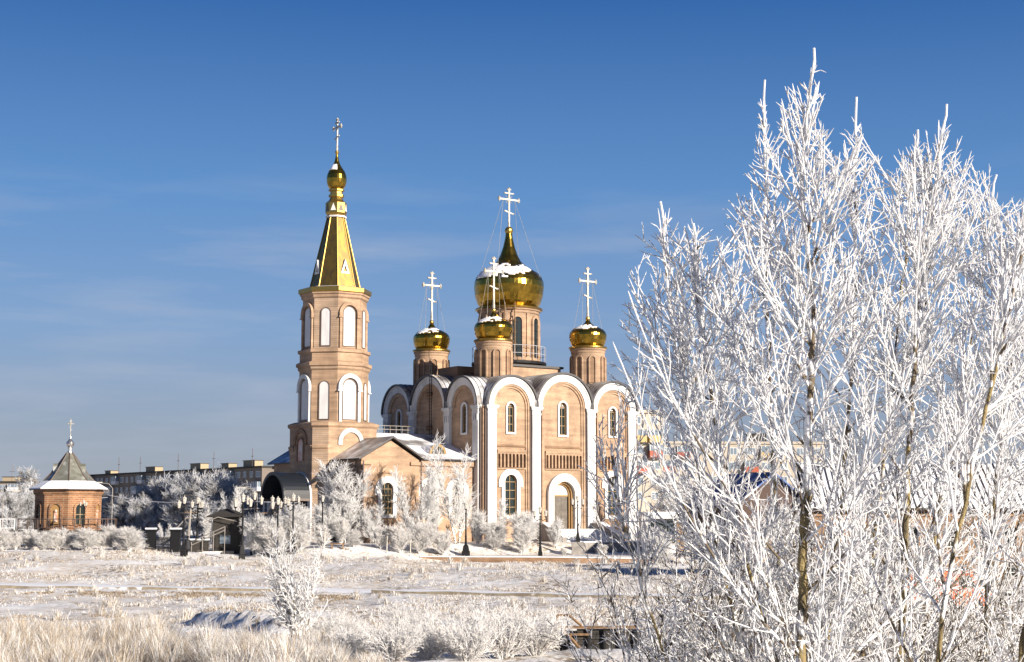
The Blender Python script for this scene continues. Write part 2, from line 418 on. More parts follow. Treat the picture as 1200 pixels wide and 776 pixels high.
for k, deg in enumerate((-90, 0, 90, 180)):
    T = face(H, H, deg, H, H)
    front, west = deg == -90, deg == 180
    holes = []; wins = []
    for bi, (c, r) in enumerate(BAYS):
        if not (west and bi == 1):
            hw = .44 if bi != 1 else .5
            z0, zs = (12.75, 15.45) if bi != 1 else (12.65, 15.75)
            holes.append(arched(c, z0, zs, hw)); wins.append((c, z0, zs, hw, arched(c, z0 - .2, zs, hw + .2), (1, 3)))
        if not west and bi != 1:
            holes.append(arched(c, 3.85, 7.45, .78)); wins.append((c, 3.85, 7.45, .78, keyhole(c, 3.5, 6.9, 7.3, 1.2, 1.58), (1, 4)))
        if not west and bi == 1:
            holes.append(arched(c, 2.4, 6.15, 1.38))
    out = [(.02, .3), (L - .02, .3), (L - .02, SPR)]
    for c, r in BAYS[::-1]:
        out += arc(c, SPR, r - .03, n=28)
    out += [(.02, SPR)]
    mb = MB(); plate(mb, out, holes, -.5, 0, T)
    mb.build('wall', 'brick', **P)
    for w in wins: glass_window(T, *w[:4], cath, w[4], w[5])
    # zakomara arches, inner brick arches, pilasters
    for bi, (c, r) in enumerate(BAYS):
        mb = MB()
        plate(mb, arc(c, SPR, r, n=32) + arc(c, SPR, r - .80, math.pi, 0, n=32), [], .003, .34, T)
        plate(mb, arc(c, SPR + .02, r - .02, n=32) + arc(c, SPR + .02, r - .22, math.pi, 0, n=32), [], .34, .42, T)
        mb.build('arch', 'white', **P)
        ri, z0 = (r - .82, 1.0)
        mb = MB()
        if not (west and bi < 9):
            plate(mb, [(c - ri, z0), (c - ri + .42, z0)] + arc(c, SPR, ri - .42, math.pi, 0, n=28) + [(c + ri - .42, z0), (c + ri, z0)] + arc(c, SPR, ri, n=28), [], .003, .13, T)
            plate(mb, [(c - ri, z0), (c - ri + .2, z0)] + arc(c, SPR, ri - .2, math.pi, 0, n=28) + [(c + ri - .2, z0), (c + ri, z0)] + arc(c, SPR, ri, n=28), [], .13, .24, T)
        else:
            plate(mb, arc(c, SPR, ri, n=28) + arc(c, SPR, ri - .4, math.pi, 0, n=28), [], .003, .16, T)
        mb.build('inner_arch', 'brick', **P)
        if not west:
            # blind arcade frieze
            a, b_ = c - (ri - .44), c + (ri - .44)
            n = 8 if bi != 1 else 11
            mb = MB()
            mb.box((a, .003, 10.62), (b_, .36, 10.86), 0, T); mb.box((a, .003, 8.80), (b_, .17, 8.98), 0, T)
            st = (b_ - a) / n
            hs = [arched(a + st * (i + .5), 9.0, 10.3, st * .31, 8) for i in range(n)]
            plate(mb, [(a, 8.98), (b_, 8.98), (b_, 10.62), (a, 10.62)], hs, .003, .30, T)
            mb.build('frieze', 'brick', **P)
            mb = MB(); mb.box((a, .003, 11.2), (b_, .12, 11.42), 0, T); mb.build('string_course', 'brick_dark', **P)
    for i, s in enumerate(PIL):
        mb = MB()
        mb.box((s - .55, .004, 1.0), (s + .55, .38, 14.7), 0, T)
        mb.box((s - .66, .004, 1.0), (s + .66, .48, 2.5), 0, T)
        mb.box((s - .60, .004, 14.7), (s + .60, .43, 14.9), 0, T); mb.box((s - .56, .004, 14.9), (s + .56, .40, 15.25), 0, T)
        mb.box((s - .70, .004, 15.25), (s + .70, .50, 15.42), 0, T); mb.box((s - .78, .004, 15.42), (s + .78, .56, 15.60), 0, T)
        if west:
            for q in (-.4, 0, .4): mb.box((s + q - .1, .40, 14.0), (s + q + .1, .47, 14.7), 0, T)
        mb.build('pilaster', 'white', **P)
    mb = MB()
    for s in (.22, 6.0, 13.5, L - .22) if not west else (L - .22, .22):
        mb.tube([T(s, .16, 1.4), T(s, .16, 15.2), T(s, .35, 15.7)], .085, 6)
    mb.build('drainpipe', 'pipe', **P)
    # plinth course
    mb = MB()
    if front:
        mb.box((-.1, .0, .4), (6.6, .10, 2.35), 0, T); mb.build('plinth', 'brick', **P); mb = MB(); mb.box((14.4, .0, .4), (L + .1, .10, 2.35), 0, T)
    else: mb.box((.1, .0, .4), (L - .1, .10, 2.35), 0, T)
    mb.build('plinth', 'brick', **P)
    # portal
    if not west:
        c = 10.5
        mb = MB()
        plate(mb, [(c - 2.2, 2.3), (c - 1.42, 2.3)] + arc(c, 6.15, 1.42, math.pi, 0) + [(c + 1.42, 2.3), (c + 2.2, 2.3)] + arc(c, 6.25, 2.2), [], .003, .42, T)
        po = mb.build('portal', 'white', **P)
        mb = MB()
        for q, (ro, n0, n1) in enumerate(((1.38, -.30, -.02), (1.22, -.48, -.30))):
            plate(mb, [(c - ro, 2.3), (c - ro + .17, 2.3)] + arc(c, 6.15, ro - .17, math.pi, 0) + [(c + ro - .17, 2.3), (c + ro, 2.3)] + arc(c, 6.15, ro), [], n0, n1, T)
        mb.build('stepped_jamb', 'frame_gold', po)
        mb = MB(); plate(mb, [(c - 1.1, 6.1)] + [(c + 1.1, 6.1)] + arc(c, 6.15, 1.1), [], -.62, -.5, T); mb.build('tympanum', 'icon', po)
        mb = MB(); mb.box((c - 1.1, -.66, 2.4), (c + 1.1, -.55, 6.1), 0, T)
        for sgn in (-1, 1):
            for z in (2.7, 4.4): mb.box((c + sgn * .52 - .36, -.56, z), (c + sgn * .52 + .36, -.51, z + 1.45), 0, T)
        mb.box((c - 1.1, -.56, 5.95), (c + 1.1, -.46, 6.12), 1, T)
        mb.build('door', ['door', 'frame_gold'], **P)
# ladder and floodlights on the west side above the refectory
TW = face(H, H, 180, H, H)
mb = MB()
for s in (11.0, 11.45): mb.tube([TW(s, .55, 12.4), TW(s, .6, 19.8), TW(s, .6, 20.6)], .04, 5)
for i in range(22): mb.tube([TW(11.0, .56, 12.6 + i * .35), TW(11.45, .56, 12.6 + i * .35)], .03, 4)
mb.build('ladder', 'dark', **P)
for z in (13.6, 17.4):
    mb = MB()
    for s in (10.0, 10.6): mb.lathe([(.02, 0), (.26, .02), (.24, .22), (.02, .24)], 10, (0, 0)) if False else mb.ball(TW(s, .22, z), .27)
    mb.build('floodlight', 'brick_dark', **P)
# barrel roofs over the zakomaras
def barrel(axis, c, r):
    mb = MB(); n = 36; ro, ri = r + .20, r + .005
    def Q(a, rad, t):
        s, z = c + rad * math.cos(a), SPR + rad * math.sin(a)
        return (s, t, z) if axis == 'v' else (t, L - s, z)
    ts = [-.62, L + .62]
    A = [math.pi * i / n for i in range(n + 1)]
    for rad, mi in ((ro, 0), (ri, 1)):
        mb.add([Q(a, rad, t) for a in A for t in ts], [(2 * i, 2 * i + 1, 2 * i + 3, 2 * i + 2) for i in range(n)], mi)
    for t in ts:
        mb.add([Q(a, rad, t) for a in A for rad in (ri, ro)], [(2 * i, 2 * i + 1, 2 * i + 3, 2 * i + 2) for i in range(n)], 1)
    for a in (0, math.pi): mb.add([Q(a, ri, ts[0]), Q(a, ro, ts[0]), Q(a, ro, ts[1]), Q(a, ri, ts[1])], [(0, 1, 2, 3)], 1)
    # standing seams
    q = 0
    t = -.1
    while t < L:
        mb.rings([[Q(a, ro - .02, t), Q(a, ro + .045, t), Q(a, ro + .045, t + .05), Q(a, ro - .02, t + .05)] for a in A], 1); t += .62
    return mb
for ax in 'uv':
    for c, r in BAYS: barrel(ax, c, r).build('barrel_roof', ['roof', 'fascia'], **P)
# plinth under the main drum
mb = MB(); mb.box((10.6 - 4.3, 10.6 - 4.3, 15.6), (10.6 + 4.3, 10.6 + 4.3, 20.65)); mb.build('drum_plinth', 'brick', **P)
mb = MB(); mb.box((10.6 - 4.55, 10.6 - 4.55, 20.65), (10.6 + 4.55, 10.6 + 4.55, 20.9)); mb.build('plinth_cornice', 'fascia', **P)

def cross_mesh(h, w, th=.2, bar=.72):
    mb = MB()
    mb.box((-th / 2, -th * .35, 0), (th / 2, th * .35, h))
    zb = h * bar; a = w * .22; zt = h * (bar + (1 - bar) * .55); zs = h * (bar - .30)
    mb.box((-w / 2, -th * .33, zb), (w / 2, th * .33, zb + th))
    mb.box((-a, -th * .32, zt), (a, th * .32, zt + th * .75))
    vs = [(x, y, zs + z) for z in (0, th * .75) for x, y, z in ((-a, -th * .3, .16 + z), (a, -th * .3, -.16 + z), (a, th * .3, -.16 + z), (-a, th * .3, .16 + z))]
    mb.add(vs, [(3, 2, 1, 0), (4, 5, 6, 7), (0, 1, 5, 4), (1, 2, 6, 5), (2, 3, 7, 6), (3, 0, 4, 7)])
    r = th * .62
    for x, z in ((-w / 2, zb + th / 2), (w / 2, zb + th / 2), (0, h)):
        mb.ball((x * 1.03, 0, z), r * 1.25)
        for dx, dz in (((0, r * 1.5), (0, -r * 1.5)) if x else ((r * 1.5, -.1), (-r * 1.5, -.1))): mb.ball((x + dx, 0, z + dz), r)
    for x, z in ((-a, zt + th * .35), (a, zt + th * .35), (-a, zs + .2), (a, zs - .05)): mb.ball((x, 0, z), r * .95)
    mb.lathe([(th * .9, -.1), (th * .75, h * .1), (th * .55, h * .2), (th * .4, h * .24)], 10)
    for d in (45, 135, 225, 315):
        mb.tube([(0, 0, zb + th / 2), (.24 * w * math.cos(R(d)), 0, zb + th / 2 + .24 * w * math.sin(R(d)))], .035, 4)
    return mb
SUN_AZ = 48.0     # degrees from the view axis towards the right
def onion(c, prof, seg, parent, cross_h, cross_w, ang, snow_band, chain_r, snow_dir, snow_w, dmin=-.3):
    mb = MB()
    pr = []
    for (r0, z0), (r1, z1) in zip(prof, prof[1:]):
        pr.append((r0, z0))
    pr.append(prof[-1])
    mb.lathe(pr, seg, c, 0, 0, .006)
    d = mb.build('dome', 'gold', parent, dz=-BZ)
    zt = prof[-1][1]
    cm = cross_mesh(cross_h, cross_w)
    cm.v = [(c[0] + x * math.cos(ang) - y * math.sin(ang), c[1] + x * math.sin(ang) + y * math.cos(ang), zt + z) for x, y, z in cm.v]
    cm.build('cross', 'frosted_metal', d)
    MB().ball((c[0], c[1], zt - .02), prof[-1][0] * 1.35 + .05, k=10).build('orb', 'gold_flat', d)
    mb = MB(); zc = zt + cross_h * .72
    for q in (35, 125, 215, 305):
        e = (c[0] + chain_r[0] * math.cos(R(q)), c[1] + chain_r[0] * math.sin(R(q)), chain_r[1])
        s0 = (c[0] + .3 * cross_w * math.cos(ang) * (1 if math.cos(R(q) - ang) > 0 else -1), c[1] + .3 * cross_w * math.sin(ang) * (1 if math.cos(R(q) - ang) > 0 else -1), zc)
        mb.tube([s0, e], .022, 4)
    mb.build('stay_chain', 'frosted_metal', d)
    # snow caught on the shoulder away from the sun
    sm = MB(); n = 60; z0, z1 = snow_band
    zs = [z0 + (z1 - z0) * i / 12 for i in range(13)]
    tab = sorted([(z, r) for r, z in prof if z >= prof[3][1]])
    def rad(z): return lerp_tab(tab, z)
    V = [(c[0] + (rad(z) + .05) * math.cos(2 * math.pi * j / n), c[1] + (rad(z) + .05) * math.sin(2 * math.pi * j / n), z + .05) for z in zs for j in range(n)]
    F = []
    for i in range(12):
        for j in range(n):
            a = 2 * math.pi * (j + .5) / n
            dd = math.cos(a - snow_dir)
            low = (i + .5) / 12
            nn = noise.noise(Vector((math.cos(a) * 2.4 + c[0], math.sin(a) * 2.4, i * .3))) + .5 * noise.noise(Vector((math.cos(a) * 7 + c[0], math.sin(a) * 7, i * .8)))
            lim = 1.08 - snow_w * max(0, dd + .35) + .55 * nn
            if low > lim and low < .93 + .4 * nn and dd > dmin: F.append((i * n + j, i * n + (j + 1) % n, (i + 1) * n + (j + 1) % n, (i + 1) * n + j))
    if F:
        sm.add(V, F); o = sm.build('snow_patch', 'snow', d, smooth=True)
        so = o.modifiers.new('t', 'SOLIDIFY'); so.thickness = .07; so.offset = -1
    return d
def drum(c, r, z0, z1, nwin, big):
    mb = MB()
    mb.lathe([(r * 1.10, z0), (r * 1.10, z0 + .55), (r * 1.04, z0 + .7), (r * 1.04, z0 + .95), (r, z0 + 1.05), (r, z1 - .75), (r * 1.03, z1 - .7), (r * 1.03, z1 - .45), (r * 1.08, z1 - .35), (r * 1.08, z1 - .02)], 48, c)
    d = mb.build('drum', 'brick', **P)
    mb = MB(); mb.lathe([(r * 1.1, z1 - .2), (r * 1.16, z1 - .12), (r * 1.14, z1 + .03), (r * 1.0, z1 + .12)], 48, c); mb.build('rim', 'gold_flat', d)
    zz0 = z0 + (1.3 if not big else .7); zs = z1 - (1.5 if not big else 1.75)
    w = .30 if not big else .52
    for i in range(nwin):
        T = face(c[0], c[1], 360 * i / nwin + (22.5 if not big else 27), r)
        mb = MB()
        fo = w + (.16 if not big else .3)
        plate(mb, arched(0, zz0, zs, fo), [arched(0, zz0 + .01, zs, w)], -.18, .16, T)
        mb.build('niche_frame', 'brick', d)
        mb = MB(); plate(mb, arched(0, zz0, zs, w + .02), [], -.25, .035, T)
        mb.build('niche_back' if not big else 'drum_pane', 'brick_dark' if not big else 'glass', d)
        if big:
            mb = MB()
            for z in np.linspace(zz0 + .5, zs, 5): mb.box((-w, .037, z - .035), (w, .07, z + .035), 0, T)
            mb.box((-.035, .038, zz0), (.035, .072, zs + w), 0, T); mb.build('drum_bars', 'dark', d)
            # engaged columns between the windows
            T2 = face(c[0], c[1], 360 * i / nwin + 27 + 180 / nwin, r)
            mb = MB(); mb.box((-.22, -.1, z0 + .9), (.22, .14, z1 - .75), 0, T2); mb.build('drum_rib', 'brick', d)
    return d
SH = 1.0
def small_prof(rw, zb, zw, zn):
    # zb rim, zw widest, zn top of the spike
    h = zn - zb; k = zw - zb
    return [(rw * .80, zb), (rw * .90, zb + k * .28), (rw * .97, zb + k * .62), (rw, zw), (rw * .985, zw + h * .07), (rw * .93, zw + h * .14), (rw * .82, zw + h * .21), (rw * .64, zw + h * .275), (rw * .45, zw + h * .325),
            (rw * .29, zw + h * .375), (rw * .185, zw + h * .44), (rw * .12, zw + h * .51), (rw * .075, zn)]
toC = math.atan2(-1, 0) - CA       # towards the camera, in church angles
for (u, v) in ((4.1, 4.1), (17.2, 4.1), (4.1, 17.2), (17.2, 17.2)):
    drum((u, v), 1.93, 17.6, 23.1, 8, False)
    zn = 26.5
    onion((u, v), small_prof(2.17, 23.1, 24.45, zn), 40, cath, 5.9, 2.35, 0.0, (24.95, 25.7), (2.05, 23.6), toC - R(35), .62, .15)
c0 = (10.6, 10.6)
drum(c0, 3.42, 20.9, 27.75, 8, True)
main_prof = [(3.3, 27.75), (3.72, 28.45), (3.98, 29.3), (4.1, 30.3), (4.06, 30.9), (3.86, 31.45), (3.45, 31.95), (2.75, 32.4), (2.05, 32.8), (1.42, 33.4), (1.02, 34.15), (.70, 35.1), (.47, 36.1), (.33, 37.1)]
onion(c0, main_prof, 56, cath, 5.0, 2.75, 0.0, (30.95, 32.9), (3.9, 31.3), toC - R(18), .78, .38)
# gallery round the main drum
mb = MB(); mb.lathe([(3.5, 21.05), (4.35, 21.15), (4.35, 21.45), (3.5, 21.45)], 32, c0); ga = mb.build('gallery', 'dark', **P)
mb = MB()
for i in range(28):
    a = 2 * math.pi * i / 28; mb.tube([(c0[0] + 4.28 * math.cos(a), c0[1] + 4.28 * math.sin(a), z) for z in (21.4, 23.2)], .028, 4)
for z in (22.3, 23.2):
    mb.tube([(c0[0] + 4.28 * math.cos(2 * math.pi * i / 40), c0[1] + 4.28 * math.sin(2 * math.pi * i / 40), z) for i in range(41)], .03, 4)
mb.build('gallery_railing', 'sky_wire', ga)
mb = MB()   # service ladder up the drum
TL = face(c0[0], c0[1], math.degrees(toC) + 2, 3.42)
for s in (-.6, .55): mb.tube([TL(s, .35, 21.4), TL(s, .45, 28.1)], .07, 5)
for z in np.arange(22, 28, 1.35): mb.tube([TL(-.75, .38, z), TL(.75, .38, z)], .05, 4)
mb.build('service_frame', 'rust', **P)
# roof hatch and vents near the front left drum
mb = MB(); mb.box((-.2, 6.2, 19.6), (3.0, 10.2, 20.3)) if False else mb.box((2.0, 8.2, 19.0), (4.4, 12.4, 20.5)); mb.build('roof_hatch', 'brick_dark', **P)

# steps to the portal
mb = MB()
for i in range(8):
    mb.box((6.9, -2.0 - .36 * (i + 1), .4), (14.1, -2.0 - .36 * i if i else .0, 2.4 - .165 * i)) if i == 0 else mb.box((6.9, -2.0 - .36 * (i + 1), .4), (14.1, -2.0 - .36 * i, 2.4 - .165 * i))
mb.build('stairs', 'steps', **P)
for a, b_ in ((6.35, 6.9), (14.1, 14.7)):
    mb = MB()
    pr = [(-.55, .3), (-.55, 3.0), (-2.0, 3.0), (-5.6, 1.6), (-5.6, .3)]
    mb.rings([[(a, v, z) for v, z in pr], [(b_, v, z) for v, z in pr]], 0)
    mb.slab([(a - .06, -2.0, 3.12), (b_ + .06, -2.0, 3.12), (b_ + .06, -5.7, 1.69), (a - .06, -5.7, 1.69)], .1, 1)
    mb.slab([(a - .06, -.5, 3.115), (b_ + .06, -.5, 3.115), (b_ + .06, -1.98, 3.115), (a - .06, -1.98, 3.115)], .1, 1)
    mb.build('stair_cheek', ['stone', 'snow'], **P)

# ---- refectory and narthex
def gable_out(c, hw, z0, ze, zr): return [(c - hw, z0), (c + hw, z0), (c + hw, ze), (c, zr), (c - hw, ze)]
GU = -11.0; GH = 3.4
for vv, deg in ((.5, -90), (20.5, 90)):
    T = (lambda s, n, z, vv=vv, sg=(-1 if deg == -90 else 1): (s, vv + sg * n, z)) if deg == -90 else (lambda s, n, z: (-s + 2 * GU, 20.5 + n, z))
    mb = MB(); plate(mb, gable_out(GU, GH, .3, 9.6, 11.5), [arched(-11.4 if deg == -90 else GU, 3.95, 6.55, .65)], -.4, 0, T); mb.build('gable_wall', 'brick', **P)
    cx = -11.4 if deg == -90 else GU
    glass_window(T, cx, 3.95, 6.55, .65, cath, keyhole(cx, 3.6, 5.9, 6.4, 1.1, 1.45), (2, 4), 'frame')
    mb = MB(); plate(mb, arc(cx, 6.4, 1.95, .1, math.pi - .1) + arc(cx, 6.4, 1.75, math.pi - .1, .1), [], .003, .12, T); mb.build('hood_mould', 'brick_dark', **P)
    for q0, q1 in ((GU - GH - .15, GU - GH + 1.1), (GU + GH - 1.1, GU + GH + .15)):
        mb = MB(); mb.box((q0, .004, 9.0), (q1, .2, 9.35), 0, T); mb.build('cornice_block', 'brick', **P)
    mb = MB(); mb.box((GU - GH, .004, .3), (GU + GH, .1, 2.1), 0, T); mb.build('plinth', 'brick', **P)
mb = MB()   # west and east narthex walls
mb.box((GU - GH + .003, .9, .3), (GU - GH + .4, 20.1, 9.6)); mb.build('narthex_wall', 'brick', **P)
for vv, sg in ((1.2, -1), (19.8, 1)):
    T = (lambda s, n, z, vv=vv, sg=sg: (s, vv + sg * n, z)) if sg == -1 else (lambda s, n, z: (-s - 7.6, 19.8 + n, z))
    mb = MB(); plate(mb, [(-7.58, .3), (-.03, .3), (-.03, 9.5), (-7.58, 9.5)], [arched(-5.9, 3.95, 6.55, .65), arched(-2.5, 3.95, 6.55, .65)], -.4, 0, T); mb.build('refectory_wall', 'brick', **P)
    for cx in (-5.9, -2.5): glass_window(T, cx, 3.95, 6.55, .65, cath, keyhole(cx, 3.6, 5.9, 6.4, 1.1, 1.4), (2, 4), 'frame')
    mb = MB(); mb.box((-7.6, .004, 9.0), (-.05, .25, 9.5), 0, T); mb.build('cornice', 'brick', **P)
    mb = MB(); mb.box((-7.6, .004, .3), (-.05, .1, 2.1), 0, T); mb.build('plinth', 'brick', **P)
mb = MB()   # main roof: two slopes
mb.slab([(-7.6, .6, 9.75), (-.02, .6, 9.75), (-.02, 10.5, 12.85), (-9.5, 10.5, 12.85)], .16, 0, 1)
mb.slab([(-7.6, 20.4, 9.75), (-.02, 20.4, 9.75), (-.02, 10.5, 12.85), (-9.5, 10.5, 12.85)], .16, 0, 1)
mb.slab([(-7.6, .6, 9.74), (-9.5, 10.5, 12.84), (-9.5, 20.4, 9.74)], .1, 0, 1) if False else None
rf = mb.build('refectory_roof', ['roof_snow', 'fascia'], **P)
mb = MB()
for i in range(13): mb.tube([(-.2 - i * .75, 10.2, 12.8), (-.2 - i * .75, 10.2, 13.65)], .03, 4)
for z in (13.25, 13.65): mb.tube([(-.1, 10.2, z), (-9.3, 10.2, z)], .03, 4)
mb.build('roof_railing', 'frosted_metal', rf)
mb = MB()   # narthex cross roof
ze, zr = 9.62, 11.95
mb.slab([(GU - 4.0, -.05, ze), (GU - 4.0, 21.05, ze), (GU, 21.05, zr), (GU, -.05, zr)], .16, 0, 1)
mb.slab([(GU + 4.0, -.05, ze), (GU + 4.0, 21.05, ze), (GU + .005, 21.05, zr), (GU + .005, -.05, zr)], .16, 0, 1)
mb.build('narthex_roof', ['roof', 'fascia'], **P)
# half round dormer on the refectory roof
mb = MB(); TD = lambda s, n, z: (-4.1 + s, 2.55 - n, z)
plate(mb, arc(0, 10.35, 1.0) , [], -2.6, 0, TD); dm = mb.build('dormer', 'roof_snow', **P)
mb = MB(); plate(mb, arc(0, 10.35, 1.06) + arc(0, 10.35, .78, math.pi, 0), [], .003, .12, TD)
for a in (45, 90, 135): mb.box((.78 * math.cos(R(a)) - .03, .02, 10.35), (.78 * math.cos(R(a)) + .03, .07, 10.35 + .78 * math.sin(R(a))), 0, TD)
mb.box((-1.06, .003, 10.2), (1.06, .15, 10.36), 0, TD)
mb.build('dormer_frame', 'gold_dull', dm)
mb = MB(); plate(mb, arc(0, 10.355, .8), [], .003, .02, TD); mb.build('dormer_glass', 'glass', dm)
mb = MB()
for u in (-7.45, -14.3): mb.tube([(u, .3, 1.3), (u, .3, 9.4)], .08, 6)
mb.tube([(-14.55, 1.6, 9.5), (-14.7, 1.6, 9.1), (-14.52, 1.2, 8.4), (-14.52, 1.2, 1.4)], .08, 6)
mb.build('drainpipe', 'pipe', **P)
mb = MB(); mb.box((-10.4, .38, 1.3), (-10.05, .52, 2.2)); mb.build('vent', 'blackhole', **P)

# ------------------------------------------------------------------ bell tower
tx = church_T(-12.6, 10.0, BZ)
tow = thing('bell_tower', tx, 'tall octagonal brick bell tower with gilded tent spire and white shuttered arches', 'bell tower', CA)
PT = dict(parent=tow, dz=-BZ)
def octo(ap, ch=None):
    """octagon points; ch None = regular, else square of half ap with corner cut ch"""
    h = ap * math.tan(R(22.5)) if ch is None else ap - ch
    return [(ap, -h), (ap, h), (h, ap), (-h, ap), (-ap, h), (-ap, -h), (-h, -ap), (h, -ap)]
def oprism(mb, levels, mi=0, cap=True):
    mb.rings([[(x, y, z) for x, y in octo(ap, ch)] for ap, ch, z in levels], mi, cap)
mb = MB()
oprism(mb, [(3.85, 1.25, .3), (3.85, 1.25, 13.2)])
mb.build('base_wall', 'brick', **PT)
mb = MB()
oprism(mb, [(3.86, 1.25, 13.0), (4.05, 1.3, 13.2), (4.05, 1.3, 13.5), (3.5, 1.2, 13.72)]); mb.build('base_cornice', 'brick', **PT)
mb = MB(); oprism(mb, [(3.43, None, 13.6), (3.43, None, 19.3)]); mb.build('lower_tier', 'brick', **PT)
mb = MB(); oprism(mb, [(3.45, None, 19.1), (3.6, None, 19.3), (3.6, None, 19.5), (3.78, None, 19.62), (3.78, None, 19.95), (3.42, None, 20.12), (3.42, None, 20.95), (3.62, None, 21.05), (3.62, None, 21.38), (3.2, None, 21.5)])
mb.build('middle_cornice', 'brick', **PT)
mb = MB(); oprism(mb, [(3.18, None, 21.4), (3.18, None, 27.1)]); mb.build('upper_tier', 'brick', **PT)
mb = MB(); oprism(mb, [(3.2, None, 26.8), (3.36, None, 26.95), (3.36, None, 27.2), (3.5, None, 27.3), (3.5, None, 27.46)]); mb.build('upper_cornice', 'brick', **PT)
mb = MB(); oprism(mb, [(3.52, None, 27.46), (3.66, None, 27.55), (3.66, None, 27.98), (3.5, None, 28.05)]); mb.build('gilded_cornice', 'gold_flat', **PT)
mb = MB(); oprism(mb, [(3.4, None, 28.04), (2.7, None, 28.2)]); mb.build('snow_ledge', 'snow', **PT)
for i in range(8):
    deg = 45 * i; card = i % 2 == 0
    for (ap, z0, zs, r, fr, big_z0, col) in ((3.18, 21.75, 25.2 if card else 25.25, .66 if card else .47, 'brick', 21.4, 'brick'), (3.43, 13.95, 17.35 if card else 17.4, .74 if card else .5, 'white', 13.65, 'white')):
        T = face(0, 0, deg, ap)
        mb = MB(); plate(mb, arched(0, z0, zs, r), [], .004, .06, T)
        w = mb.build('shutter', 'panel', **PT)
        mb = MB(); plate(mb, arched(0, z0 - .08, zs, r + .09), [arched(0, z0, zs, r)], .004, .10, T); mb.build('shutter_rim', 'pipe', w)
        if card:
            # arch hood on slim jambs
            ro = r + (.60 if fr == 'brick' else .66); rj = r + .22
            zk = zs - .35
            mb = MB(); plate(mb, [(-ro, zk), (-rj, zk)] + arc(0, zs, rj, math.pi, 0) + [(rj, zk), (ro, zk)] + arc(0, zs, ro), [], .004, .30, T)
            for sgn in (-1, 1): mb.box((min(sgn * rj, sgn * (rj + .30)), .004, big_z0), (max(sgn * rj, sgn * (rj + .30)), .22, zk - .003), 0, T)
            for sgn in (-1, 1): mb.box((min(sgn * rj, sgn * (ro + .08)) , .30 - .25, zk - .12), (max(sgn * rj, sgn * (ro + .08)), .36, zk - .001), 0, T)
            mb.build('hood', fr, **PT)
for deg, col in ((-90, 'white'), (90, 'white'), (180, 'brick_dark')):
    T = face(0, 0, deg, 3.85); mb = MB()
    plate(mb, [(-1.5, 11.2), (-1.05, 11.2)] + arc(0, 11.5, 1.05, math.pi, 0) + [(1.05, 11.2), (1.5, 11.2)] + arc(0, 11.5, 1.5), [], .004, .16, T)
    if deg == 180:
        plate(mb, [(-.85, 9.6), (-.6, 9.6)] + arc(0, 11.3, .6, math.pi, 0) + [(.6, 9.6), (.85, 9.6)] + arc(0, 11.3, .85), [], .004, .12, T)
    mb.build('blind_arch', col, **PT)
T = face(0, 0, 180, 3.85)
mb = MB(); plate(mb, arched(0, 9.6, 11.3, .55), [], .004, .04, T); mb.build('icon_niche', 'icon_red', **PT)
for deg, hw in ((180, 2.5), (225, .86), (135, .86)):
    ap = 3.85 if deg == 180 else (3.85 + 3.85 - 1.25) / math.sqrt(2)
    T = face(0, 0, deg, ap)
    for a, b_ in (((-hw, -1.6), (1.6, hw)) if deg == 180 else ((-hw, hw),)):
        mb = MB(); mb.box((a, .004, 10.85), (b_, .16, 11.15), 0, T); mb.box((a, .004, 10.55), (b_, .08, 10.852), 0, T); mb.build('string_course', 'brick', **PT)
# tent spire with ribs and little gables
mb = MB(); oprism(mb, [(2.52, None, 28.1), (.86, None, 36.0)]); sp = mb.build('spire', 'gold_sheet', **PT)
mb = MB()
for (x0, y0), (x1, y1) in zip(octo(2.54), octo(.88)): mb.tube([(x0, y0, 28.1), (x1, y1, 36.0)], .07, 5)
mb.build('spire_rib', 'gold_flat', sp)
for i in range(0, 8, 2):
    T = face(0, 0, 45 * i, 2.1)
    mb = MB(); plate(mb, [(-.52, 29.65), (.52, 29.65), (0, 31.2)], [[(-.24, 29.85), (.24, 29.85), (0, 30.6)]], -.5, .16, T); mb.build('lucarne', 'icon', sp)
mb = MB(); oprism(mb, [(1.05, None, 36.0), (1.05, None, 36.18)]); mb.build('spire_collar', 'white', sp)
mb = MB(); oprism(mb, [(.85, None, 36.18), (1.08, None, 36.5), (1.08, None, 37.6), (.72, None, 37.95), (.62, None, 38.2), (.78, None, 38.3), (.78, None, 38.55), (.62, None, 38.62), (.62, None, 38.9), (.8, None, 38.95), (.8, None, 39.12), (.7, None, 39.18)])
la = mb.build('lantern_drum', 'gold_flat', **PT)
for i in range(0, 8):
    T = face(0, 0, 45 * i, 1.08); mb = MB(); plate(mb, [(-.3, 36.7), (.3, 36.7), (0, 37.5)], [], .002, .03, T); mb.build('lantern_triangle', 'icon' if i % 2 else 'pipe', la)
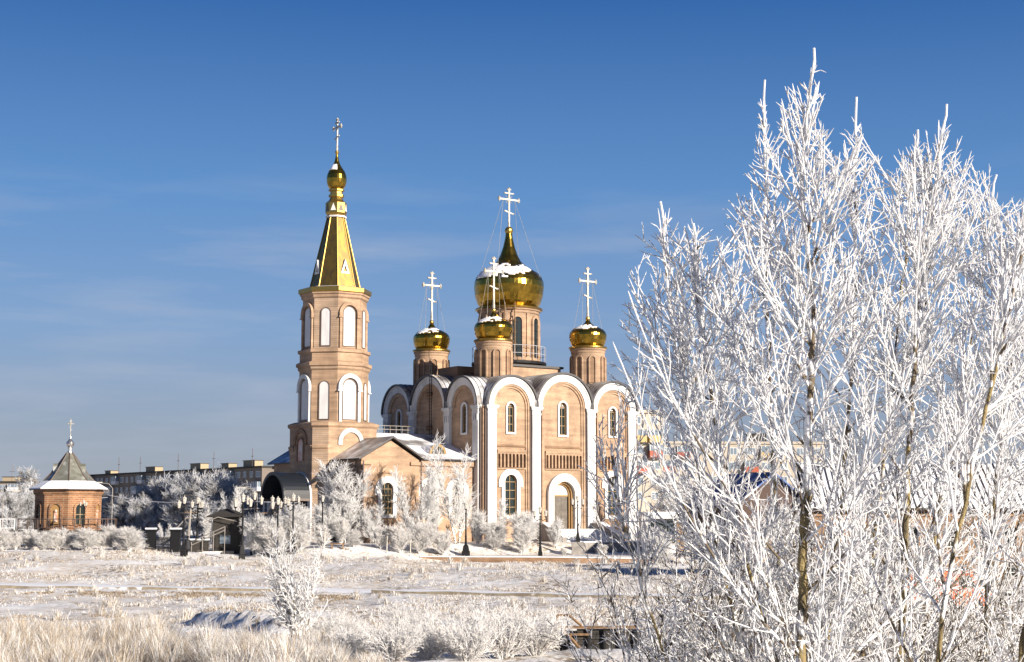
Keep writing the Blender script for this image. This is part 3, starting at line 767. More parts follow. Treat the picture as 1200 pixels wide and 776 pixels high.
def onion_tower():
    pr = [(.68, 39.15), (.92, 39.45), (1.06, 39.85), (1.1, 40.3), (1.04, 40.75), (.88, 41.15), (.64, 41.5), (.42, 41.85), (.26, 42.25), (.15, 42.8), (.1, 43.2)]
    mb = MB(); mb.lathe(pr, 28, (0, 0), 0, 0, .006); d = mb.build('dome', 'gold', **PT)
    cm = cross_mesh(3.7, 1.75, .17); cm.v = [(-y, x, z + 43.35) for x, y, z in cm.v]; cm.build('cross', 'frosted_metal', d)
    MB().ball((0, 0, 43.3), .22, k=10).build('orb', 'gold_flat', d)
    sm = MB(); sm.add([(1.0 * math.cos(a) * k + 0, 1.0 * math.sin(a) * k, z) for k, z in ((.86, 41.27), (.62, 41.6), (.42, 41.92)) for a in np.linspace(toC - R(95), toC + R(10), 9)],
                      [(r * 9 + j, r * 9 + j + 1, r * 9 + j + 10, r * 9 + j + 9) for r in range(2) for j in range(8)])
    o = sm.build('snow_patch', 'snow', d, smooth=True); so = o.modifiers.new('t', 'SOLIDIFY'); so.thickness = .06
onion_tower()
# west porch: barrel canopy on columns, portal arch behind
T = face(0, 0, 180, 3.85)
mb = MB(); plate(mb, [(-2.75, 1.2), (-2.15, 1.2)] + arc(0, 5.7, 2.15, math.pi, 0) + [(2.15, 1.2), (2.75, 1.2)] + arc(0, 5.7, 2.75), [], .004, .22, T); mb.build('portal_arch', 'white', **PT)
mb = MB(); plate(mb, arched(0, 1.2, 5.7, 2.14), [], .003, .03, T); mb.build('doorway', 'blackhole', **PT)
mb = MB()
plate(mb, arc(0, 5.6, 2.72) + arc(0, 5.6, 2.55, math.pi, 0), [], .23, 3.1, T)
plate(mb, arc(0, 5.6, 2.8, n=24) + arc(0, 5.6, 2.45, math.pi, 0, n=24), [], 3.1, 3.25, T)
can = mb.build('porch_canopy', 'canopy', **PT)
mb = MB()
for s in (-2.6, 2.6):
    mb.box((s - .12, .25, 5.35), (s + .12, 3.2, 5.6), 0, T)
mb.build('canopy_beam', 'pipe', can)
for s in (-2.45, -1.4, 1.4, 2.45):
    mb = MB(); mb.tube([T(s, 2.95, .9), T(s, 2.95, 5.36)], .12, 8); mb.build('porch_column', 'white', **PT)
mb = MB(); mb.box((-2.9, .2, .4), (2.9, 3.4, 1.35), 0, T); mb.build('porch_floor', 'steps', **PT)
# ------------------------------------------------------------------ branching plants
def mesh_from_np(name, V, F, mats, mi=None, smooth=True):
    me = bpy.data.meshes.new(name)
    k = F.shape[1]
    me.vertices.add(len(V)); me.vertices.foreach_set('co', V.astype(np.float32).ravel())
    me.loops.add(F.size); me.loops.foreach_set('vertex_index', F.astype(np.int32).ravel())
    me.polygons.add(len(F)); me.polygons.foreach_set('loop_start', np.arange(0, F.size, k, dtype=np.int32))
    me.polygons.foreach_set('loop_total', np.full(len(F), k, dtype=np.int32))
    for m in mats: me.materials.append(M[m])
    if mi is not None: me.polygons.foreach_set('material_index', mi.astype(np.int32))
    if smooth: me.polygons.foreach_set('use_smooth', np.ones(len(F), dtype=bool))
    me.update(calc_edges=True)
    return me
def tubes_np(lines, k):
    """lines: list of (pts list, radii list) -> vertices and quads of k-sided tubes"""
    n = np.array([len(p) for p, r in lines]); tot = n.sum()
    Pn = np.array([c for p, r in lines for c in p], dtype=np.float64).reshape(-1, 3)
    rad = np.array([c for p, r in lines for c in r], dtype=np.float64)
    last = np.zeros(tot, bool); last[np.cumsum(n) - 1] = True
    first = np.zeros(tot, bool); first[np.cumsum(n) - n] = True
    nxt = np.where(last, np.arange(tot), np.arange(tot) + 1); prv = np.where(first, np.arange(tot), np.arange(tot) - 1)
    t = Pn[nxt] - Pn[prv]; t /= np.linalg.norm(t, axis=1, keepdims=True) + 1e-9
    ref = np.array([.577, .577, .577]) * np.ones_like(t)
    a = np.cross(t, ref); bad = np.linalg.norm(a, axis=1) < .1
    a[bad] = np.cross(t[bad], np.array([1., 0, 0])); a /= np.linalg.norm(a, axis=1, keepdims=True) + 1e-9
    b = np.cross(t, a)
    V = np.empty((tot, k, 3))
    for j in range(k):
        c, s = math.cos(2 * math.pi * j / k), math.sin(2 * math.pi * j / k)
        V[:, j] = Pn + rad[:, None] * (a * c + b * s)
    i = np.nonzero(~last)[0]
    F = np.concatenate([np.stack([i * k + j, i * k + (j + 1) % k, (i + 1) * k + (j + 1) % k, (i + 1) * k + j], 1) for j in range(k)])
    return V.reshape(-1, 3), F
def tube_object(name, groups, mats, parent):
    """groups: list of (lines, sides, material index)"""
    Vs, Fs, Ms = [], [], []; o = 0
    for lines, k, mi in groups:
        if not lines: continue
        V, F = tubes_np(lines, k); Vs.append(V); Fs.append(F + o); Ms.append(np.full(len(F), mi)); o += len(V)
    me = mesh_from_np(name, np.concatenate(Vs), np.concatenate(Fs), mats, np.concatenate(Ms))
    ob = bpy.data.objects.new(name, me); COL.objects.link(ob); ob.parent = parent
    return ob

ENV = [(560, 640), (655, 560), (690, 520), (705, 450), (720, 370), (735, 300), (745, 262), (775, 236), (805, 252), (830, 262), (845, 250), (858, 222), (878, 175), (893, 96), (905, 130), (925, 84), (940, 104), (955, 54), (968, 120), (985, 155), (1003, 113), (1020, 165),
       (1035, 195), (1050, 168), (1075, 150), (1110, 120), (1125, 150), (1140, 160), (1160, 185), (1172, 232), (1200, 215), (1300, 160), (1500, 200)]
CT, ST = math.cos(TILT), math.sin(TILT)
class Plant:
    env = None          # (root position) limits the crown to the outline the grove has grown to
    def over(s, x, y, z, slack):
        X, Y, Z = x + s.env.x, y + s.env.y, z + s.env.z - HC
        dep = Y * CT + Z * ST
        if dep < 1: return True
        px = 600 + FPX * X / dep; py = 388 - FPX * (Z * CT - Y * ST) / dep
        return py < lerp_tab(ENV, px) + slack
    """grows a polyline skeleton; L = per level dict(step, wander, up, n per metre, angle, ratio, r, min)"""
    def __init__(s, seed, levels): s.rng = random.Random(seed); s.lv = levels; s.lines = [[] for _ in range(len(levels) + 1)]
    def grow(s, p, d, length, r0, level, r1=None, pts=None, t_from=0.0):
        rng = s.rng; c = s.lv[level]
        st = c['step']; n = max(2, int(length / st)); r1 = r0 * c.get('taper', .3) if r1 is None else r1
        if pts is None:
            P_ = [p]; D = [d]; x, y, z = p; dx, dy, dz = d; w = c['wander']; up = c['up']
            stl = length / n
            slack = abs(rng.gauss(0, 32)) if s.env is not None and level else 0
            for i in range(n):
                dx += rng.gauss(0, w); dy += rng.gauss(0, w); dz += rng.gauss(0, w) + up
                m = 1 / math.sqrt(dx * dx + dy * dy + dz * dz); dx *= m; dy *= m; dz *= m
                x += dx * stl; y += dy * stl; z += dz * stl
                if s.env is not None and i > 1 and s.over(x, y, z, slack): break
                P_.append((x, y, z)); D.append((dx, dy, dz))
            length *= (len(P_) - 1) / n; n = len(P_) - 1
        else:
            P_ = [tuple(q) for q in pts]; n = len(P_) - 1
            D = []
            for i in range(n + 1):
                v = (Vector(P_[min(i + 1, n)]) - Vector(P_[max(i - 1, 0)])).normalized(); D.append(tuple(v))
        lump = c.get('lump', 0)
        rad = [(r0 + (r1 - r0) * (i / n)) * (1 + rng.uniform(-lump, lump)) for i in range(n + 1)]
        if level: rad[-1] *= .42
        s.lines[level].append((P_, rad))
        if level + 1 >= len(s.lv): return
        q = s.lv[level + 1]
        cnt = c['n'] * length; k = int(cnt) + (rng.random() < cnt - int(cnt))
        for i in range(k):
            t = t_from + (c.get('t0', .12)) + (1 - t_from - c.get('t0', .12)) * (i + rng.random()) / max(k, 1)
            t = min(t, .985) * c.get('tm', 1); f = t * n; j = int(f); g = f - j
            a, b = P_[j], P_[min(j + 1, n)]
            pp = (a[0] + (b[0] - a[0]) * g, a[1] + (b[1] - a[1]) * g, a[2] + (b[2] - a[2]) * g)
            dd = Vector(D[j]); ax = dd.cross(Vector((rng.gauss(0, 1), rng.gauss(0, 1), rng.gauss(0, 1))))
            if ax.length < 1e-3: continue
            ax.normalize()
            an = R(rng.uniform(*c['angle']))
            nd = Matrix.Rotation(an, 3, ax) @ dd
            if c.get('flat', 0): nd.z *= (1 - c['flat'])
            if c.get('lift', 0): nd.z += c['lift']
            nd.normalize()
            ln = c['len'](t, rng) if callable(c['len']) else c['len'] * rng.uniform(.5, 1.2)
            if ln < q['step'] * .8: continue
            s.grow(pp, tuple(nd), ln, min(q['r'] * rng.uniform(.85, 1.15), rad[j] * .9 if level < 2 else 9), level + 1)

# ---- the big frosted young trees in the foreground
def near_tree(seed, ctrl, Y, r0, limb_scale, label, group, dens=1.0, dY=0.0, name='frosted_tree', low=0.0):
    pts = [at(x, y, Y + dY * i / max(1, len(ctrl) - 1)) for i, (x, y) in enumerate(ctrl)]
    base = pts[0].copy(); g = ground(base.x, base.y); pts[0].z = min(pts[0].z, g - .05)
    # smooth the control polyline
    rng = random.Random(seed); fine = []
    for i in range(len(pts) - 1):
        m = max(3, int((pts[i + 1] - pts[i]).length / .12))
        p0, p1, p2, p3 = pts[max(i - 1, 0)], pts[i], pts[i + 1], pts[min(i + 2, len(pts) - 1)]
        for k in range(m):
            t = k / m
            fine.append(.5 * ((2 * p1) + (p2 - p0) * t + (2 * p0 - 5 * p1 + 4 * p2 - p3) * t * t + (3 * p1 - p0 - 3 * p2 + p3) * t ** 3))
    fine.append(pts[-1])
    fine = [p + Vector((rng.gauss(0, .006), rng.gauss(0, .006), 0)) for p in fine]
    root = Vector((pts[0].x, pts[0].y, g))
    fine = [p - root for p in fine]
    length = sum((fine[i + 1] - fine[i]).length for i in range(len(fine) - 1))
    ls = limb_scale
    lv = [dict(step=.1, wander=0, up=0, n=5.2 * dens, angle=(32, 56), len=lambda t, g_: ls * (1.30 - .72 * t) * g_.uniform(.55, 1.1), r=r0, t0=.05 + low, tm=.955, lump=.05, lift=.05),
          dict(step=.055, wander=.014, up=.026, n=6.6, angle=(18, 40), len=lambda t, g_: .62 * (1.25 - .75 * t) * g_.uniform(.25, 1.15), r=.0094, taper=.62, t0=.10, tm=.84, lump=.24, lift=.05),
          dict(step=.035, wander=.020, up=.020, n=8.6, angle=(18, 46), len=lambda t, g_: .19 * (1.2 - .6 * t) * g_.uniform(.25, 1.6), r=.0074, taper=.62, t0=.08, tm=.9, lump=.30),
          dict(step=.028, wander=.035, up=.015, n=6.0, angle=(22, 55), len=lambda t, g_: .065 * g_.uniform(.4, 1.7), r=.0058, taper=.6, t0=.05, lump=.30),
          dict(step=.02, wander=.05, up=.0, n=0, angle=(20, 40), len=.05, r=.0046, taper=.6, lump=.25)]
    pl = Plant(seed, lv); pl.env = root
    pl.grow(tuple(fine[0]), (0, 0, 1), length, r0, 0, r1=.0095, pts=fine)
    for q in range(int(15 * dens)):
        f = rng.uniform(.55, .93); p = fine[int(f * (len(fine) - 1))]
        dv = Vector((rng.gauss(0, .26), rng.gauss(0, .26), 1)).normalized()
        pl.grow(tuple(p), tuple(dv), rng.uniform(.6, 1.3) * (1.3 - .6 * f), .0094, 1)
    t = thing(name, root, label, 'tree', group=group)
    n = len(fine); cut = int(n * (.50 if r0 > .02 else .8)); cu2 = int(n * (.72 if r0 > .02 else .93))
    tr = pl.lines[0][0]
    tube_object('trunk', [([(tr[0][:cut + 1], tr[1][:cut + 1])], 10, 0), ([(tr[0][cut:cu2 + 1], tr[1][cut:cu2 + 1])], 8, 1), ([(tr[0][cu2:], tr[1][cu2:])], 8, 2)], ['bark', 'limb', 'frost'], t)
    l1a = []; l1b = []
    for p, r in pl.lines[1]:
        m = max(2, int(len(p) * (.55 if p[0][2] < 1.9 else .18))); l1a.append((p[:m + 1], r[:m + 1])); l1b.append((p[m:], r[m:])) if len(p) - m > 1 else None
    tube_object('crown', [(l1a, 5, 0), (l1b, 5, 1), (pl.lines[2], 4, 1), (pl.lines[3], 3, 1), (pl.lines[4], 3, 1)], ['limb', 'frost'], t)
    return t
NG = 'frosted young trees in the right foreground'
near_tree(11, [(938, 905), (939, 760), (944, 600), (949, 450), (951, 350), (940, 240), (944, 150), (955, 56)], 11.0, .043, 2.1, 'tall frosted tree with the thickest olive trunk and the highest twig tip', NG, 1.05)
near_tree(12, [(1050, 905), (1056, 760), (1062, 600), (1070, 450), (1082, 320), (1098, 220), (1110, 122)], 12.2, .034, 1.9, 'frosted tree with the second highest crown, right of the tallest tree', NG, 1.05)
near_tree(13, [(910, 905), (868, 760), (836, 620), (803, 480), (784, 360), (775, 236)], 12.6, .021, 1.45, 'slender frosted tree leaning left with a tip beside the right hand dome', NG, .85, low=.02)
near_tree(14, [(930, 905), (900, 757), (872, 650), (846, 540), (828, 420), (812, 262)], 11.8, .021, 1.4, 'slender frosted tree between the leaning tree and the thickest trunk', NG, .8, low=.02)
near_tree(15, [(1150, 905), (1158, 700), (1172, 520), (1188, 380), (1196, 290), (1204, 218)], 13.2, .030, 1.7, 'frosted tree cut by the right edge of the photo', NG, 1.1)
near_tree(16, [(1085, 905), (1098, 776), (1120, 640), (1150, 500), (1182, 370), (1208, 250)], 10.4, .019, 1.3, 'thin frosted sapling between the second highest tree and the right edge', NG, .62)
near_tree(17, [(960, 905), (968, 776), (980, 640), (994, 500), (1002, 330), (1003, 114)], 12.8, .022, 1.2, 'thin frosted sapling just right of the thickest trunk', NG, .62)
near_tree(18, [(930, 905), (922, 776), (912, 640), (904, 500), (898, 330), (896, 94)], 13.6, .021, 1.2, 'thin frosted sapling just left of the thickest trunk', NG, .62)
near_tree(21, [(1068, 905), (1078, 776), (1098, 620), (1126, 460), (1152, 320), (1166, 205)], 14.0, .022, 1.4, 'thin frosted sapling just right of the second trunk', NG, .62)


near_tree(19, [(830, 905), (790, 800), (752, 690), (728, 600), (716, 520)], 12.6, .011, .55, 'low slender frosted sapling leaning over the plank sluice', NG, .5)
near_tree(26, [(1000, 905), (1010, 776), (1024, 640), (1040, 500), (1056, 350), (1076, 152)], 13.4, .020, 1.3, 'thin frosted sapling between the thickest trunk and the second trunk', NG, .7)
near_tree(25, [(1180, 905), (1196, 776), (1215, 640), (1232, 480), (1240, 300)], 11.6, .026, 1.3, 'frosted sapling whose stem is just past the right edge of the photo', NG, .8)

def shrub_mesh(seed, stems, h, spread, r, lens, mats, arch_=.0, n1=7, n2=9, lean=(0, 0), sides=4):
    """returns (stem lines, twig lines)"""
    rng = random.Random(seed)
    lv = [dict(step=h * .07, wander=.05, up=-arch_, n=n1 / h, angle=(18, 50), len=lambda t, g_: lens[0] * (1.15 - .6 * t) * g_.uniform(.4, 1.15), r=r[0], taper=.4, t0=.15),
          dict(step=lens[0] * .16, wander=.10, up=.03 - arch_ * .6, n=n2 / lens[0], angle=(20, 55), len=lambda t, g_: lens[1] * (1.1 - .5 * t) * g_.uniform(.35, 1.25), r=r[1], taper=.7, t0=.1, lump=.15),
          dict(step=lens[1] * .3, wander=.14, up=.02 - arch_ * .4, n=0, angle=(0, 1), len=0, r=r[2], taper=.8, lump=.2)]
    pl = Plant(seed, lv)
    for i in range(stems):
        a = rng.uniform(0, 2 * math.pi); k = math.sqrt(rng.random()) * spread
        d = Vector((math.cos(a) * k + lean[0], math.sin(a) * k + lean[1], 1)).normalized()
        pl.grow((math.cos(a) * k * .12 * h, math.sin(a) * k * .12 * h, -.05), tuple(d), h * rng.uniform(.6, 1.08), r[0], 0)
    return pl
def make_plant(name, pl, mats, label, cat, loc, group, sides=(5, 4, 3), part='crown'):
    t = thing(name, loc, label, cat, group=group)
    tube_object('stem', [(pl.lines[0], sides[0], 0)], [mats[0]], t)
    tube_object(part, [(pl.lines[1], sides[1], 0), (pl.lines[2], sides[2], 0)], [mats[1]], t)
    return t

# ---- frosted undergrowth shrubs among the near trees (fine twigs, lower right)
UG = 'frosted thin stemmed shrubs under the right foreground trees'
us = [shrub_mesh(40 + i, 12, 2.2, .6, (.0100, .0066, .0054), (.85, .24), None, 0, 8, 12) for i in range(3)]
ulist = [(760, 15.5, 1.0, 'leftmost frosted shrub under the foreground trees, beside the old plank sluice'), (815, 12.8, .95, 'frosted shrub below the leaning sapling at the bottom of the photo'), (862, 16.5, 1.12, 'frosted shrub behind the leaning sapling'),
         (915, 13.4, .96, 'frosted shrub just left of the thickest trunk foot'), (968, 12.0, .98, 'frosted shrub just right of the thickest trunk foot'), (1020, 15.0, 1.12, 'frosted shrub left of the second trunk foot'),
         (1078, 13.0, 1.0, 'frosted shrub between the two right hand sapling stems'), (1128, 16.0, 1.14, 'frosted shrub in front of the orange van'), (1180, 13.0, 1.05, 'rightmost frosted shrub below the brick house'),
         (1000, 19.5, 1.25, 'tall frosted shrub behind the thin sapling right of the thickest trunk'), (880, 20.5, 1.2, 'tall frosted shrub below the blue roof'), (1105, 21.0, 1.2, 'tall frosted shrub below the house corner'),(800, 21.0, 1.05, 'frosted shrub in front of the white kiosk'), (1190, 19, 1.3, 'tall frosted shrub at the right edge of the photo')]
proto = []
for i, (px, Y, sc, lab) in enumerate(ulist):
    x = gx(px, Y); z = ground(x, Y)
    if i < 3:
        o = make_plant('frosted_shrub', us[i], ('limb', 'frost_fine'), lab, 'shrub', (x, Y, z), UG); proto.append(o); o.scale = (sc,) * 3
    else:
        copy_tree(proto[i % 3], (x, Y, z), random.uniform(0, 6.28), sc, lab, UG)

# ---- frosted shrubs on the near bank (bottom centre)
BG = 'frosted bushes on the near bank'
bs = [shrub_mesh(60 + i, 46, 1.05, .95, (.011, .009, .0085), (.40, .14), None, 0, 11, 11) for i in range(3)]
blist = [(425, 36.5, .95, 'low frosted bush at the left end of the near bank thicket'), (462, 35.0, 1.0, 'second frosted bush from the left in the near bank thicket'), (505, 37.0, 1.1, 'frosted bush in the left middle of the near bank thicket'),
         (548, 35.5, 1.02, 'frosted bush in the middle of the near bank thicket'), (590, 36.5, 1.12, 'frosted bush in the right middle of the near bank thicket'), (628, 36.8, 1.0, 'frosted bush at the right end of the near bank thicket by the sluice'),
         (394, 40.0, .95, 'dark hollow frosted bush just right of the lone slender tree'), (480, 41, 1.05, 'frosted bush behind the left part of the near bank thicket'), (570, 41, 1.05, 'frosted bush behind the right part of the near bank thicket'),(652, 44.5, .95, 'frosted bush behind the left end of the sluice planks')]
bp = []
for i, (px, Y, sc, lab) in enumerate(blist):
    x = gx(px, Y); z = ground(x, Y)
    if i < 3: o = make_plant('frosted_bush', bs[i], ('bush_frost', 'bush_frost'), lab, 'bush', (x, Y, z), BG); bp.append(o); o.scale = (sc, sc, sc * .95)
    else: copy_tree(bp[i % 3], (x, Y, z), random.uniform(0, 6.28), sc, lab, BG)
# lone slender tree at px 350
x = gx(351, 39.0)
lone = shrub_mesh(81, 12, 2.75, .27, (.020, .013, .0115), (.80, .26), None, 0, 17, 15)
make_plant('frosted_sapling', lone, ('limb', 'tree_frost'), 'lone slender frosted sapling in the middle of the grassy bank', 'sapling', (x, 39.0, ground(x, 39.0)), None)

# ---- mid distance frosted trees round the church
def far_tree(seed, h, w, mats, dens=1.0, upright=.05, stems=1, trunk=.14):
    rng = random.Random(seed)
    lv = [dict(step=h * .05, wander=.025, up=.02, n=30 * dens / h, angle=(22, 52), len=lambda t, g_: w * (1.10 - .78 * t) * g_.uniform(.45, 1.15), r=trunk, taper=.12, t0=.06, lift=.1),
          dict(step=w * .10, wander=.04, up=upright, n=13 * dens / w, angle=(18, 44), len=lambda t, g_: w * .50 * (1.1 - .5 * t) * g_.uniform(.35, 1.25), r=.036, taper=.5, t0=.10, lump=.1),
          dict(step=w * .08, wander=.05, up=upright * .8, n=10 * dens / (w * .50), angle=(16, 48), len=lambda t, g_: w * .22 * g_.uniform(.3, 1.5), r=.027, taper=.6, t0=.1, lump=.2),
          dict(step=w * .06, wander=.06, up=upright * .4, n=0, angle=(0, 1), len=0, r=.021, taper=.7)]
    pl = Plant(seed, lv)
    for i in range(stems):
        a = 2 * math.pi * i / stems + rng.random(); k = .16 if stems > 1 else .02
        pl.grow((k * math.cos(a), k * math.sin(a), -.1), Vector((k * 1.3 * math.cos(a), k * 1.3 * math.sin(a), 1)).normalized().to_tuple(), h * rng.uniform(.82, 1), trunk, 0)
    return pl
def tree_obj(pl, mats, label, loc, group, cat='tree', name='frosted_tree'):
    t = thing(name, loc, label, cat, group=group)
    tube_object('trunk', [(pl.lines[0], 6, 0)], [mats[0]], t)
    tube_object('crown', [(pl.lines[1], 4, 0), (pl.lines[2], 3, 0), (pl.lines[3], 3, 0)], [mats[1]], t)
    return t
TG = 'frosted trees round the church'
V_up = [far_tree(101, 8, 2.3, None, 1.0, .12, 3, .09), far_tree(102, 8, 2.0, None, .95, .14, 2, .09), far_tree(105, 8, 2.6, None, .9, .09, 2, .10)]
V_rd = [far_tree(103, 5, 2.2, None, 1.0, .06, 4, .08), far_tree(104, 5, 2.5, None, 1.0, -.05, 5, .08), far_tree(106, 5, 2.0, None, .85, .10, 6, .06)]
protos = {}
def put_tree(kind, px, Y, ytop, lab, group, wide=1.0, mats=('limb', 'tree_frost'), name='frosted_tree', cat='tree', zoff=0):
    x = gx(px, Y); z = ground(x, Y) + zoff
    h = at(px, ytop, Y).z - z
    fam, idx = kind; pl = (V_up, V_rd)[fam][idx]; h0 = (8, 5)[fam] * .96
    key = (fam, idx, mats[1])
    s = h / h0
    if key not in protos:
        o = tree_obj(pl, mats, lab, (x, Y, z), group, cat, name); protos[key] = o; o.scale = (s * wide, s * wide, s)
    else:
        o = copy_tree(protos[key], (x, Y, z), random.uniform(0, 6.28), (s * wide, s * wide, s), lab, group, cat)
    return o
put_tree((0, 0), 405, 157.0, 549, 'bright pointed frosted tree before the brown shaded west wall', TG, 1.25)
put_tree((0, 2), 536, 158.5, 529, 'tallest frosted tree, in front of the right part of the refectory', TG, 1.0)
put_tree((0, 1), 484, 156.0, 553, 'airy frosted tree right of the gable window', TG, 1.1)
put_tree((0, 2), 507, 157.5, 561, 'airy frosted tree behind the lone black lamp post with one lantern', TG, 1.0)
put_tree((1, 0), 381, 155.5, 596, 'rounded frosted tree just left of the bright pointed one', TG, 1.0)
put_tree((1, 1), 345, 150.5, 600, 'drooping frosted tree in front of the tower porch', TG, 1.15)
put_tree((1, 2), 322, 149.0, 612, 'rounded frosted tree left of the tower porch', TG, 1.1)
put_tree((1, 1), 299, 149.5, 610, 'drooping frosted tree behind the three lantern lamp near the booth', TG, .95)
put_tree((1, 2), 560, 160.0, 604, 'rounded frosted tree at the left corner of the cathedral', TG, 1.1)
put_tree((0, 1), 588, 161.5, 588, 'upright frosted tree below the left lower cathedral window', TG, 1.25)
put_tree((1, 1), 612, 161.0, 606, 'rounded frosted tree between the left cathedral window and the portal', TG, 1.1)
put_tree((0, 0), 436, 156.0, 596, 'small frosted tree below the gable window', TG, 1.1)
put_tree((1, 0), 650, 162.5, 612, 'frosted bush shaped tree before the portal door', TG, .8)
put_tree((0, 1), 245, 160.0, 590, 'sunlit frosted tree beside the dark booth, right of the utility pole', TG, 1.4)
put_tree((0, 0), 271, 158.5, 577, 'narrow sunlit frosted tree rising over the dark booth', TG, .7)
put_tree((0, 1), 193, 158.0, 615, 'small spiky frosted tree behind the picket fence', TG, 1.0)
# low shrubs along the edge of the square
SG = 'low frosted shrubs along the edge of the church square'
s_lab = ['left of the small plank bench', 'right of the small plank bench', 'below the gable window', 'left of the single lantern lamp', 'right of the single lantern lamp', 'left of the lamp with the fat black base', 'below the airy tree', 'below the left cathedral pilaster', 'left of the three lantern lamp by the portal',
         'right of the three lantern lamp by the portal', 'on the snow below the steps', 'below the pointed frosted tree', 'below the drooping tree by the porch', 'left of the drooping tree by the porch']
s_px = [378, 415, 447, 470, 492, 520, 505, 578, 612, 661, 706, 400, 352, 318]
s_y = [151, 150.8, 151.5, 151, 152, 152.5, 156, 158, 158, 151.2, 152, 154, 149, 148]
s_top = [618, 624, 620, 620, 618, 626, 616, 616, 620, 643, 640, 612, 618, 618]
for i, (px, Y, tp, l) in enumerate(zip(s_px, s_y, s_top, s_lab)):
    put_tree((1, i % 3), px, Y, tp, 'low frosted shrub ' + l, SG, 1.25, mats=('bush_frost', 'bush_frost'), name='frosted_shrub', cat='shrub')
# hedge in front of the pavilion
HG = 'frosted hedge shrubs in front of the pavilion'
h_lab = ['leftmost frosted hedge shrub at the left edge of the photo', 'second frosted hedge shrub from the left edge', 'frosted hedge shrub left of the pavilion corner', 'frosted hedge shrub below the pavilion icon niche', 'frosted hedge shrub below the middle edge of the pavilion',
         'frosted hedge shrub below the pavilion window', 'frosted hedge shrub right of the pavilion wall', 'frosted hedge shrub third from the right end of the hedge', 'second frosted hedge shrub from the dark fence pillar', 'rightmost frosted hedge shrub, next to the dark fence pillar']
for i, l in enumerate(h_lab):
    px = 3 + i * 16.6
    put_tree((1, (i + 1) % 3), px, 139.5 + (i % 3) * .8, 623 + (3 if i % 2 else 0) - (4 if i > 7 else 0), l, HG, 1.55, mats=('bush_frost', 'bush_frost'), name='hedge_shrub', cat='shrub')
# shaded trees in front of the far apartment block
FG = 'thinly frosted trees in the shade before the long apartment block'
f_px = [128, 146, 163, 180, 196, 213, 230, 247, 262, 278, 293, 308, 155, 205, 240, 285, 222, 172]
f_y = [236, 226, 218, 212, 222, 208, 214, 206, 216, 208, 220, 214, 250, 240, 232, 236, 255, 232]
f_tp = [578, 588, 590, 580, 572, 578, 566, 570, 568, 582, 586, 590, 585, 567, 562, 574, 570, 575]
f_adj = ['behind the right eave of the pavilion', 'with its top below the first wire', 'behind the hedge end', 'behind the picket fence', 'with a pale sunlit top', 'behind the leftmost lamp', 'behind the wooden utility pole', 'behind the second lamp', 'with the tallest crown in the row', 'behind the dark booth', 'behind the pair of lamps', 'next to the tower porch',
         'farther back, left of the fence', 'farther back, over the fence pillars', 'farther back with a bluish crown', 'farther back, left of the cobra head street lamp', 'farthest back, below the pale roof box', 'farther back, behind the small spiky tree']
for i, (px, Y, tp, l) in enumerate(zip(f_px, f_y, f_tp, f_adj)):
    put_tree(((0, (i // 3) % 3) if i % 3 == 0 else (1, i % 3 if i % 2 else 2)), px, Y, tp, 'shaded frosted tree ' + l, FG, 1.15, mats=('shade_frost', 'shade_frost'))
LG = 'frosted trees left of the pavilion'
for px, Y, tp, l in ((8, 165, 582, 'at the left edge of the photo'), (26, 172, 588, 'between the left edge and the pavilion'), (38, 168, 580, 'touching the left eave of the pavilion'), (44, 190, 556, 'rising above the left eave of the pavilion')):
    put_tree((0, 0) if px in (44, 26) else (1, 0), px, Y, tp, 'frosted tree ' + l, LG, 1.1, mats=('shade_frost', 'shade_frost'))  # darker frost colour paints these trees as shaded
RG = 'frosted trees right of the church'
for i, (px, Y, tp, l) in enumerate(((790, 172, 560, 'behind the white kiosk'), (835, 160, 575, 'left of the blue roof'), (872, 150, 590, 'in front of the blue roofed shed'), (925, 140, 600, 'right of the blue roofed shed'), (1010, 103, 610, 'before the left part of the brick house'), (1045, 98, 620, 'left of the orange van'), (1150, 92, 640, 'right of the orange van'),
                         (770, 133, 625, 'below the white kiosk'), (820, 125, 628, 'below the blue roofed shed'), (1085, 150, 570, 'behind the brick house ridge'), (990, 170, 560, 'between the blue roof and the brick house'))):
    put_tree((1, i % 3) if i % 2 else (0, i % 3), px, Y, tp, 'frosted tree ' + l + ', seen through the foreground twigs', RG, 1.1)

